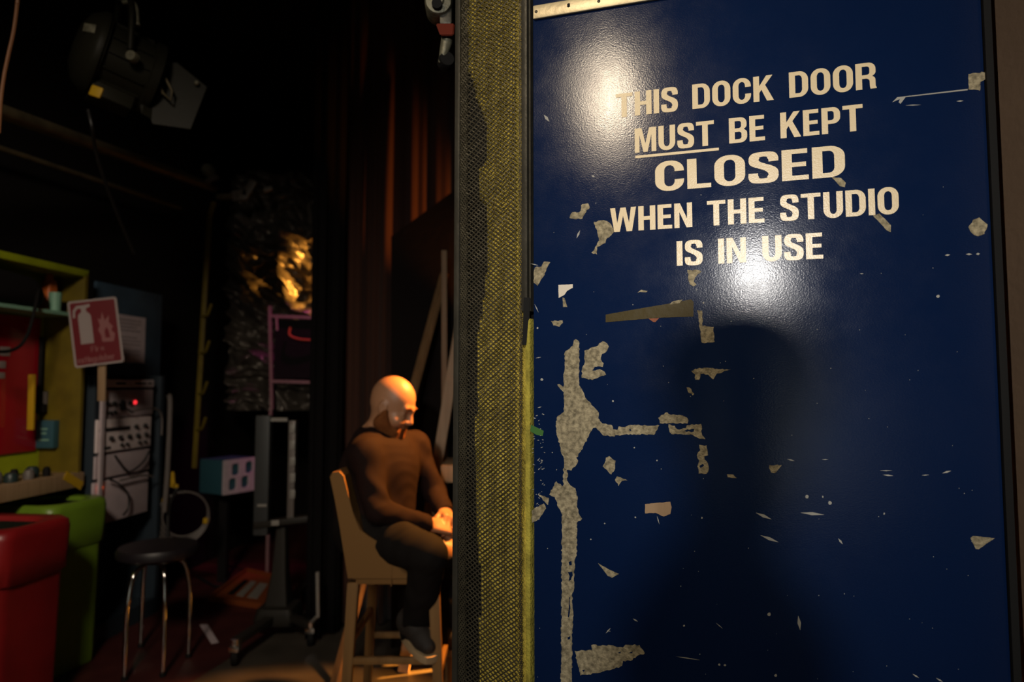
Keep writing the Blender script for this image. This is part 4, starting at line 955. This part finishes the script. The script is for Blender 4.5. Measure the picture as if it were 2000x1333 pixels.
def unit(pa, pb, py0, py1, m, out=.035):
    sa, sb = onwall(pa, out), onwall(pb, out); pm = (pa + pb) / 2; z0, z1 = wallz(pm, py1, out), wallz(pm, py0, out)
    b = bm_new(); box(b, WP((sa + sb) / 2, (z0 + z1) / 2, out - .05), (sb - sa, .1, z1 - z0), WF, .004); o = obj('rack_unit', b, m, rk)
    return o, sa, sb, z0, z1, out
def knob(u, fs, fz, r, m='knob_dark', nm='knob', L_=.014):
    o, sa, sb, z0, z1, out = u; b = bm_new(); lathe(b, [(0, L_), (r * .85, L_), (r, L_ * .6), (r, 0)], WP(sa + (sb - sa) * fs, z0 + (z1 - z0) * fz, out), WN, 14); obj(nm, b, m, o)
def slot(u, fs, fz, w_, h_, m='knob_dark', nm='slot'):
    o, sa, sb, z0, z1, out = u; b = bm_new(); box(b, WP(sa + (sb - sa) * fs, z0 + (z1 - z0) * fz, out + .001), (w_, .004, h_), WF, .001); obj(nm, b, m, o)
u1 = unit(211, 301, 742, 757, 'rack_pale'); slot(u1, .26, .5, .08, .012); slot(u1, .68, .5, .10, .012); slot(u1, .9, .5, .03, .01)
u2 = unit(198, 300, 762, 814, 'rack_grey', .02)
for x, y, r in ((.12, .5, .012), (.22, .5, .014), (.38, .52, .016), (.52, .5, .012), (.15, .18, .012), (.24, .18, .013), (.38, .36, .020)): knob(u2, x, y, r)
knob(u2, .63, .52, .011, 'led_red', 'indicator_light', .006)
u3 = unit(194, 298, 817, 878, 'rack_pale', .035)
slot(u3, .35, .68, .21, .022); slot(u3, .05, .68, .025, .02)
for x in (.68, .86): knob(u3, x, .70, .014)
for k in range(6): knob(u3, .06 + k * .165, .40, .014)
for k in range(4): knob(u3, (.42, .52, .76, .87)[k], .16, .010)
slot(u3, .14, .12, .085, .016)
u4 = unit(192, 297, 884, 926, 'rack_grey', .03)
u5 = unit(190, 296, 932, 1012, 'rack_grey', .03)
knob(u5, .11, .86, .016, 'led_orange', 'indicator_light', .008)
for m_, pts in (('cable_black', [(233, 790), (250, 800), (262, 806)]), ('cable_grey', [(262, 803), (285, 799), (308, 800), (318, 815), (319, 850)]), ('cable_black', [(220, 935), (240, 945), (258, 965), (259, 990), (250, 1004)]), ('cable_grey', [(240, 938), (285, 928), (305, 930)]), ('cable_black', [(230, 890), (250, 915), (262, 920), (285, 902), (296, 880)])):
    b = bm_new(); tube(b, spline([WP(onwall(x, .06), wallz(x, y, .06), .06) for x, y in pts], 6), .006, 8); obj('patch_cable', b, m_, rk)

# ------------------------------------------------------------------ bins
def recycling_bin(c, rot, m, label, H=.83, w=.44, d=.36):
    e = empty('recycling_bin', (c[0], c[1], 0), label, 'bin', 'slim recycling bins on the red floor')
    Rz = Matrix.Rotation(rot, 3, 'Z'); T = lambda x, y, z: Vector((c[0], c[1], 0)) + Rz @ Vector((x, y, z))
    prof = [(.004, .86, .04), (.03, .88, .045), (.55 * H, .92, .05), (.715 * H, .93, .05), (.72 * H, .935, .05), (.735 * H, 1.0, .055), (.85 * H, 1.02, .055), (.95 * H, 1.04, .06), (.985 * H, 1.03, .07), (H, .97, .08)]
    b = bm_new(); rings = [[T(x, y, z) for x, y in rrect(w * k, d * k, r)] for z, k, r in prof]
    rings += [[T(x, y, H - .004) for x, y in rrect(w * .80, d * .76, .11)], [T(x, y, H - .022) for x, y in rrect(w * .74, d * .70, .10)], [T(x, y, H - .30) for x, y in rrect(w * .60, d * .58, .09)]]
    loft(b, rings); o = obj('bin_body', b, m, e, 50)
    b = bm_new(); loft(b, [[T(x, y, H - .024) for x, y in rrect(w * .735, d * .695, .10)], [T(x, y, H - .296) for x, y in rrect(w * .59, d * .57, .088)]], False, True); obj('inner_liner', b, 'bin_dark', e, 50)
    return e, T
gb = G(165, 1300)
recycling_bin((gb.x - .19, gb.y - .04), R(-12), 'bin_green', 'green recycling bin, right of the red bin', .84, .40, .36)
e, T = recycling_bin((P(40, 1000, 2.98).x - .115, 2.97), R(-6), 'bin_red', 'red recycling bin with a dark label, at the left edge of the picture', .84, .46, .38)
b = bm_new(); box(b, T(-.045, -.185, .40), (.17, .006, .29), Matrix.Rotation(R(-6), 3, 'Z'), .002); lb = obj('label_panel', b, 'label_dark', e)
b = bm_new(); box(b, T(-.045, -.1825, .40), (.182, .006, .302), Matrix.Rotation(R(-6), 3, 'Z'), .002); obj('label_border', b, 'cable_grey', e)

# ------------------------------------------------------------------ chrome-legged stool
cs = empty('round_stool', (0, 0, 0), 'black round stool with bent chrome legs beside the green bin', 'stool')
Lp = [G(243, 1330), G(318, 1322), G(368, 1285), G(275, 1265)]
cx = sum((p for p in Lp), Vector()) / 4; cs.location = (cx.x, cx.y, 0); sz = .59
b = bm_new(); lathe(b, [(0, sz - .05), (.17, sz - .05), (.19, sz - .035), (.195, sz - .01), (.185, sz + .01), (.12, sz + .02), (0, sz + .022)], (cx.x, cx.y, 0), n=36); obj('seat', b, 'seat_black', cs)
for p in Lp:
    d = (p - Vector((cx.x, cx.y, 0))); 
    b = bm_new(); tube(b, spline([Vector((cx.x, cx.y, sz - .06)) + d * .05, Vector((cx.x, cx.y, sz - .065)) + d * .45, Vector((cx.x, cx.y, sz - .10)) + d * .80, Vector((cx.x, cx.y, sz - .20)) + d * .95, Vector((cx.x, cx.y, sz - .32)) + d * 1.0, Vector((cx.x, cx.y, .012)) + d * 1.0], 7), .0115, 12); l = obj('leg', b, 'chrome', cs)
    b = bm_new(); lathe(b, [(0, .02), (.014, .02), (.016, 0), (0, 0)], p + Vector((0, 0, .001)), n=14); obj('foot', b, 'rubber_black', l)
b = bm_new(); lathe(b, [(0, sz - .08), (.05, sz - .08), (.05, sz - .052), (0, sz - .052)], (cx.x, cx.y, 0), n=20); obj('hub', b, 'seat_black', cs)

# ------------------------------------------------------------------ yellow rail with hooks, junction box, coil
rl = empty('cable_hook_rail', WP(1.2, .8, -.1), 'yellow upright rail with cable hooks on the left wall', 'hook rail')
ro = -.16
tp, bt = P(409, 424, 4.95), P(380, 915, 4.95)
b = bm_new(); bar(b, tp, bt, .034, .02, up=(0, -1, 0), bev=.002); bar(b, tp, P(418, 395, 4.98), .034, .02, up=(0, -1, 0), bev=.002); obj('rail', b, 'yellow_paint', rl)
for x, y in ((398, 618), (394, 690), (390, 770), (387, 840)):
    b = bm_new(); tube(b, spline([P(x - 2, y, 4.95), P(x + 6, y - 1, 4.90), P(x + 11, y - 12, 4.88), P(x + 15, y - 24, 4.87)], 5), .011, 8); obj('hook', b, 'yellow_paint', rl)
jb = empty('junction_box', P(450, 960, 5.0), 'dark blue connection box with a pale front of four sockets', 'junction box')
pA, pB, pC, pD = P(436, 899, 4.85), P(499, 891, 5.10), P(499, 962, 5.10), P(436, 967, 4.85)
fd = (pB - pA); fd.z = 0; fd.normalize(); fn = Vector((fd.y, -fd.x, 0)); W_ = (pB - pA).length; H_ = pA.z - pD.z
BF = Matrix((fd, -fn, Vector((0, 0, 1)))).transposed(); bc = (pA + pB + pC + pD) / 4
b = bm_new(); box(b, bc - fn * .13, (W_, .24, H_), BF, .006); obj('box_body', b, 'teal_box', jb)
def rr(cx_, cy_, w_, h_, r_): return [(cx_ + x, cy_ + y) for x, y in rrect(w_, h_, r_, 4)]
b = bm_new(); plate(b, [rr(0, 0, W_, H_, .006)] + [rr(x * W_, y * H_, .065, .085, .02)[::-1] for x, y in ((-.14, .2), (.28, .22), (-.22, -.22), (.16, -.20))], lambda u, v, w: bc + fd * u + Vector((0, 0, v)) + fn * w, -.008, .004); obj('front_plate', b, 'paper_grey', jb, None)
b = bm_new(); bar(b, bc - fn * .15 + Vector((0, 0, -H_ / 2)), Vector((bc.x, bc.y, 0)) - fn * .15, .06, .06, up=(0, 1, 0)); obj('stand_post', b, 'bag_black', jb)
ccx = P(362, 1005, 4.5)
cl = empty('cable_coil', ccx, 'dark cable coil with yellow tape hanging beyond the equipment rack', 'cable coil')
b = bm_new(); wdir = Vector((.55, -.8, 0)).normalized(); cu = Vector((.82, .57, 0)).normalized()
for k in range(4):
    rr_ = .135 + .008 * k
    tube(b, [ccx + cu * math.cos(a) * rr_ + Vector((0, 0, math.sin(a) * rr_ * 1.05)) + Vector((0, -.012 * k, -.006 * k)) for a in [2 * math.pi * q / 40 for q in range(40)]], .006, 7, closed=True)
obj('coil', b, 'cable_grey', cl)
for a in (2.4, -.35):
    b = bm_new(); c_ = ccx + cu * math.cos(a) * .147 + Vector((0, -.018, math.sin(a) * .15)); box(b, c_, (.03, .05, .035), I3, .006); obj('tape_band', b, 'tape_yellow', cl)
b = bm_new(); tube(b, spline([P(338, 925, 4.45), P(336, 945, 4.44), P(345, 955, 4.43), P(330, 990, 4.43), P(327, 1060, 4.42)], 6), .012, 8); obj('tail', b, 'cable_black', cl)
b = bm_new(); bar(b, P(335, 922, 4.42), P(338, 952, 4.42), .03, .012, up=(0, -1, 0)); bar(b, P(330, 948, 4.42), P(348, 950, 4.42), .02, .012, up=(0, -1, 0)); obj('tape_band', b, 'tape_yellow', cl)
b = bm_new(); hk = ccx + Vector((0, .0, .158)); tube(b, [hk + Vector((0, -.04, -.02)), hk + Vector((0, .02, -.02)), hk + Vector((-.45, .38, -.0))], .006, 8); obj('hanger', b, 'cable_black', cl)

# ------------------------------------------------------------------ trolley stand
tb = P(548, 1225, 4.0)
tr_ = empty('trolley_stand', (tb.x, 4.0, 0), 'grey wheeled equipment stand with two uprights left of the black drape', 'stand')
b = bm_new(); p, q = P(514, 812, 4.0), P(514, 1045, 4.0); box(b, (p + q) / 2, (.082, .06, p.z - q.z), I3, .006); o = obj('upright', b, 'trolley_grey', tr_)
b = bm_new(); box(b, P(512, 988, 3.965), (.055, .004, .014)); obj('label_strip', b, 'white_metal', o)
b = bm_new(); p, q = P(571, 822, 4.0), P(571, 1020, 4.0); box(b, (p + q) / 2, (.038, .05, p.z - q.z), I3, .004); o = obj('upright', b, 'grey_rod', tr_)
for k in range(5):
    b = bm_new(); box(b, P(571, 838 + k * 32, 3.972), (.03, .008, .05), I3, .003); obj('latch', b, 'white_metal', o)
b = bm_new(); bar(b, P(526, 820, 4.0), P(562, 820, 4.0), .02, .02); obj('cross_bar', b, 'white_metal', tr_)
b = bm_new(); bar(b, P(500, 1025, 4.0), P(606, 1012, 4.0), .09, .035, bev=.006); o = obj('shelf', b, 'trolley_dark', tr_)
b = bm_new(); box(b, P(538, 1022, 3.94), (.045, .02, .028), I3, .004); obj('end_cap', b, 'white_metal', o)
b = bm_new(); p, q = P(551, 1030, 4.02), P(545, 1180, 4.02)
loft(b, [[Vector((c_.x + x, c_.y + y, c_.z)) for x, y in rrect(w_, w_, .01)] for c_, w_ in ((p, .055), (P(548, 1120, 4.02), .085), (q, .13))]); obj('column', b, 'trolley_dark', tr_)
b = bm_new(); p = P(545, 1200, 4.02); loft(b, [[Vector((p.x + x, p.y + y, z)) for x, y in rrect(w_, w_, .03)] for z, w_ in ((.07, .21), (.10, .23), (.16, .20), (.17, .15))]); obj('base', b, 'trolley_dark', tr_)
for (x, y) in ((458, 1300), (606, 1262), (596, 1175)):
    g_ = G(x, y); v = Vector((p.x, p.y, .11)); b = bm_new(); bar(b, v, (g_.x, g_.y, .115), .05, .035, bev=.006); l = obj('leg', b, 'trolley_dark', tr_)
    b = bm_new(); tube(b, [(g_.x, g_.y, .13), (g_.x, g_.y, .075)], .022, 14); box(b, (g_.x, g_.y, .085), (.05, .05, .03), I3, .005); obj('castor_fork', b, 'chrome', l)
    b = bm_new(); lathe(b, [(0, .018), (.03, .018), (.038, .012), (.038, -.012), (.03, -.018), (0, -.018)], (g_.x, g_.y, .0385), (1, .3, 0), 22); obj('castor_wheel', b, 'rubber_black', l)
b = bm_new(); tube(b, [P(620, 1118, 3.76), P(621, 1206, 3.76)], .010, 10); tube(b, [P(621, 1203, 3.76), G(606, 1262) + Vector((0, 0, .12))], .010, 10); obj('push_handle', b, 'white_metal', tr_)

# ------------------------------------------------------------------ orange tray and floor tape
ot = empty('orange_crate', (0, 0, 0), 'flat orange card tray holding white sheets on the dark red floor', 'tray')
q4 = [G(409, 1176), G(517, 1192), G(548, 1135), G(482, 1120)]; ot.location = sum((p for p in q4), Vector()) / 4
b = bm_new(); loft(b, [[p + Vector((0, 0, .002)) for p in q4], [p + Vector((0, 0, .012)) for p in q4]]); obj('tray_base', b, 'orange_card', ot, None)
for k in range(4):
    b = bm_new(); bar(b, q4[k] + Vector((0, 0, .02)), q4[(k + 1) % 4] + Vector((0, 0, .02)), .012, .036); obj('rim', b, 'orange_card', ot, None)
def qi(u, v): return (q4[0].lerp(q4[1], u)).lerp(q4[3].lerp(q4[2], u), v)
for u0_, u1_, m_, nm in ((.18, .30, 'bag_black', 'dark_sheet'), (.36, .50, 'white_metal', 'white_sheet'), (.58, .78, 'white_metal', 'white_sheet')):
    b = bm_new(); loft(b, [[qi(a, c) + Vector((0, 0, z)) for a, c in ((u0_, .22), (u1_, .22), (u1_, .72), (u0_, .72))] for z in (.0125, .016)]); obj(nm, b, m_, ot, None)
b = bm_new(); p4 = [G(390, 1222), G(405, 1221), G(427, 1256), G(413, 1259)]; loft(b, [[p + Vector((0, 0, z)) for p in p4] for z in (.0008, .0025)])
tagit(obj('floor_tape', b, 'paper_grey', None, None), 'short grey strip of tape on the red floor near the castor', 'tape')
# cable on the floor behind the stool
b = bm_new(); tube(b, spline([G(385, 1130) + Vector((0, 0, .012)), G(430, 1150) + Vector((0, 0, .012)), G(452, 1118) + Vector((0, 0, .012)), G(470, 1095) + Vector((0, 0, .012))], 6), .010, 8)
tagit(obj('floor_cable', b, 'cable_black'), 'black cable lying on the red floor by the orange tray', 'cable')

# ------------------------------------------------------------------ overhead: pipes, lantern, cords
pa, pb = P(-60, 196, 2.7), P(404, 362, 5.0)
b = bm_new(); tube(b, [pa + (pa - pb) * 1.2, pa, pb, pb + (pb - pa) * .06], .034, 14)
tagit(obj('lighting_pipe', b, 'pipe_dark'), 'thick dark pipe running overhead along the left wall', 'pipe')
pc, pd = (WP(onwall(x, -.2), wallz(x, y, -.2), -.2) for x, y in ((0, 288), (330, 398)))
b = bm_new(); tube(b, [pc + (pc - pd) * 1.2, pc, pd, pd + (pd - pc) * .05], .015, 12)
tagit(obj('conduit_pipe', b, 'pipe_dark'), 'thin conduit running below the thick overhead pipe', 'pipe')
LY = 2.9
ln = empty('stage_lantern', P(250, 10, LY), 'black stage lantern with barn door hanging at upper left', 'stage lantern')
ra_, rb_ = P(176, 98, LY - .07), P(283, 148, LY + .07)      # rear cap to lens end
ad = (rb_ - ra_).normalized(); Lb = (rb_ - ra_).length; rr1 = .18
b = bm_new(); lathe(b, [(0, -.065), (.08, -.06), (.145, -.035), (.172, 0), (.180, .012), (.180, .03), (.168, .034), (.168, .04)], ra_, ad, 36); obj('rear_cap', b, 'lantern_black', ln)
b = bm_new(); lathe(b, [(.145, .03), (.145, Lb), (.16, Lb + .005), (.16, Lb + .04), (.12, Lb + .04), (.11, Lb + .02), (0, Lb + .02)], ra_, ad, 36); o = obj('housing', b, 'lantern_black', ln)
ax_ = Vector((0, 0, 1)); ax_ = (ax_ - ad * ax_.dot(ad)).normalized(); ay_ = ad.cross(ax_)
for k in range(14):
    a = 2 * math.pi * k / 14; d = ax_ * math.cos(a) + ay_ * math.sin(a); b = bm_new(); bar(b, ra_ + ad * .05 + d * .147, ra_ + ad * (Lb - .01) + d * .147, .006, .018, up=tuple(d)); obj('cooling_fin', b, 'lantern_black', o)
b = bm_new(); box(b, ra_ + ad * (Lb * .55) - ax_ * .165, (Lb * .75, .13, .07), Matrix((ad, ay_, ax_)).transposed(), .01); obj('base_box', b, 'lantern_black', ln)
b = bm_new(); box(b, P(188, 179, LY - .20), (.05, .01, .045), Matrix.Rotation(R(20), 3, 'Y'), .008); obj('tag', b, 'tape_yellow', ln)['label'] = 'yellow tag'
b = bm_new(); box(b, P(175, 55, LY - .20), (.05, .006, .035), Matrix.Rotation(R(10), 3, 'Y'), .003); obj('name_plate', b, 'hanger_grey', ln)
b = bm_new(); lathe(b, [(0, .03), (.02, .03), (.024, .015), (.024, 0), (0, 0)], P(262, 114, LY - .12), (0, -1, 0), 16); obj('pan_knob', b, 'hanger_grey', ln)
pv1 = ra_ + ad * Lb * .55 + ay_ * .175; pv2 = ra_ + ad * Lb * .55 - ay_ * .175; top = P(238, 2, LY); top.z += .02
b = bm_new(); tube(b, spline([pv1, pv1 + Vector((0, 0, .18)), pv1.lerp(top, .6) + Vector((0, 0, .12)), top, pv2.lerp(top, .6) + Vector((0, 0, .12)), pv2 + Vector((0, 0, .18)), pv2], 6), .013, 10); obj('yoke', b, 'lantern_black', ln)
b = bm_new(); tube(b, [top + Vector((0, 0, -.03)), top + Vector((0, 0, 4.2 - top.z))], .022, 12); obj('hanging_rod', b, 'lantern_black', ln)
b = bm_new(); tube(b, spline([P(240, 5, LY - .1), P(258, 4, LY - .1), P(266, 16, LY - .1), P(268, 36, LY - .1), P(268, 50, LY - .1)], 6), [.009] * 22 + [.014] * 3, 10); obj('power_lead', b, 'hanger_grey', ln)
# barn door leaf: six-sided plate, its bracket and side leaf
hx = [(300, 128), (345, 122), (404, 170), (372, 252), (298, 242), (284, 205)]
b = bm_new(); q6 = [P(x, y, LY + .05 + (x - 290) * .0006) for x, y in hx]; loft(b, [q6, [p + Vector((0, .006, 0)) for p in q6]]); obj('barn_door', b, 'lantern_black', ln, None)
b = bm_new(); q6 = [P(x, y, z) for x, y, z in ((262, 108, LY + .02), (304, 112, LY + .06), (300, 235, LY + .06), (276, 222, LY + .02))]; loft(b, [q6, [p + Vector((0, .006, 0)) for p in q6]]); obj('barn_door', b, 'lantern_black', ln, None)
b = bm_new(); tube(b, [P(303, 130, LY + .03), P(318, 182, LY + .03), P(334, 196, LY + .03), P(336, 178, LY + .03), P(318, 142, LY + .03)], .006, 8, closed=True); obj('barn_door_bracket', b, 'pipe_dark', ln)
b = bm_new(); lathe(b, [(0, .01), (.008, .008), (.012, 0)], P(384, 162, LY + .09), (0, -1, 0), 12); obj('rivet', b, 'hanger_grey', ln)
b = bm_new(); tube(b, spline([P(172, 215, LY), P(180, 250, LY), P(186, 290, LY + .1), P(200, 340, LY + .2), P(230, 420, LY + .4), P(262, 495, LY + .6)], 8), .008, 8)
tagit(obj('lantern_cable', b, 'cable_black'), 'black cable drooping below the stage lantern', 'cable')
b = bm_new(); tube(b, spline([Vector((P(38, -60, 2.4).x, 2.42, 4.2)), P(38, -60, 2.4), P(34, 5, 2.4), P(27, 60, 2.4), P(16, 110, 2.4), P(8, 150, 2.4), P(2, 195, 2.4), P(-2, 260, 2.4)], 8), .0065, 8)
tagit(obj('hanging_cord', b, 'cable_brown'), 'brown cord hanging at the upper left edge of the picture', 'cord')
cp = empty('pipe_clamp', P(408, 338, 4.95), 'pale clamp knob at the end of the thick overhead pipe', 'clamp')
b = bm_new(); lathe(b, [(0, .05), (.03, .045), (.045, .02), (.045, -.02), (.03, -.03), (0, -.03)], P(407, 333, 4.9), (0, -1, .2), 18); obj('knob', b, 'hanger_grey', cp)
b = bm_new(); tube(b, [P(423, 346, 4.9), P(408, 352, 4.93), P(404, 362, 5.0)], .022, 12); obj('clamp_jaw', b, 'grey_rod', cp)
b = bm_new(); bar(b, P(455, 384, 5.1), P(484, 380, 5.1), .08, .04, up=(0, -1, 0), bev=.006); bar(b, P(478, 384, 5.1), P(497, 353, 5.1), .06, .04, up=(0, -1, 0), bev=.006)
bk = tagit(obj('bent_bracket', b, 'grey_rod', None), 'bent grey bracket with a pale connector, on the wall above the crumpled foil', 'bracket')
b = bm_new(); tube(b, [P(516, 372, 5.1), P(532, 367, 5.1)], .020, 10); obj('cable_connector', b, 'white_metal', bk)
b = bm_new(); tube(b, spline([P(490, 362, 5.1), P(503, 378, 5.1), P(516, 372, 5.1)], 5), .008, 8); obj('lead', b, 'cable_black', bk)
b = bm_new(); bar(b, P(470, 384, 5.1), P(440, 384, 5.15) + Vector((-.06, .02, 0)), .05, .04); obj('arm', b, 'pipe_dark', bk)

# ------------------------------------------------------------------ the photographer, standing behind the camera
sp_ = DP(*door_uv(1445, 800)); ph = LA + (sp_ - LA) * ((-.30 - LA.y) / (sp_.y - LA.y))
print('photographer head', ph, 'lamps', LA, LB)
pm = empty('person', (ph.x, ph.y, 0), 'person in dark clothes standing behind the camera, casting a shadow on the blue door', 'person')
hp2, T2, _ = head_prims(ph, Vector((.25, 1, -.05)), Vector((0, 0, 1)))
zz = lambda z, x=0, y=0: Vector((ph.x + x, ph.y + y, z))
hz = ph.z
LX, LYv = .2, .98
bz = lambda z, l=0, f=0: Vector((ph.x - .03 + l * LX + f * LYv, ph.y - .02 + l * LYv * .9 - f * LX, z))    # l across the shoulders, f forwards of the turned body
body = [cap(bz(hz - .17), zz(hz - .08), .056, .054), cap(bz(hz - .30), bz(hz - .55), .105, .105, .05), cap(bz(hz - .30, -.1), bz(hz - .30, .1), .10, .10, .05), cap(bz(hz - .55), bz(hz - .75), .105, .115, .05),
        cap(bz(hz - .2), bz(hz - .25, -.17), .05, .06, .04), cap(bz(hz - .2), bz(hz - .25, .17), .05, .06, .04),
        cap(bz(hz - .25, -.18), bz(hz - .54, -.22, -.02), .055, .045), cap(bz(hz - .54, -.22, -.02), bz(hz - .77, -.23, .04), .045, .030), cap(bz(hz - .25, .18), bz(hz - .54, .22, -.02), .055, .045), cap(bz(hz - .54, .22, -.02), bz(hz - .77, .23, .04), .045, .030)]
for q in (-1, 1): body += [cap(bz(hz - .75, q * .085), bz(hz - 1.17, q * .10), .09, .06, .04), cap(bz(hz - 1.17, q * .10), bz(.09, q * .10, -.02), .06, .042), cap(bz(.045, q * .10, -.04), bz(.04, q * .11, .15), .04, .035)]
fwd_ = bz(0, 0, 1) - bz(0)
for q in (-1, 1): body += hand_prims(bz(hz - .78, q * .23, .04), Vector((0, 0, -1)), (bz(0, q) - bz(0)), fwd_, (.35, .4, .3))
sdf_obj('body', body + hp2, .009, 'skin', pm)
jk = [cap(a[1], a[2], a[3] + .014, a[4] + .014, a[5]) for a in body[1:10]]
sdf_obj('jacket', jk, .012, 'jacket_dark', pm)
sdf_obj('trousers', [cap(a[1], a[2], a[3] + .012, a[4] + .014, a[5]) for a in [body[3]] + [x for i, x in enumerate(body[10:16]) if i % 3 != 2]], .012, 'trousers', pm)
sdf_obj('hair', [ell(T2(-.015, 0, .045), (.102, .084, .092), None, .02)], .009, 'cable_black', pm, keep=lambda X, Y, Z: (ph.z + .005 - Z + (Y - ph.y) * .6).astype(np.float32))
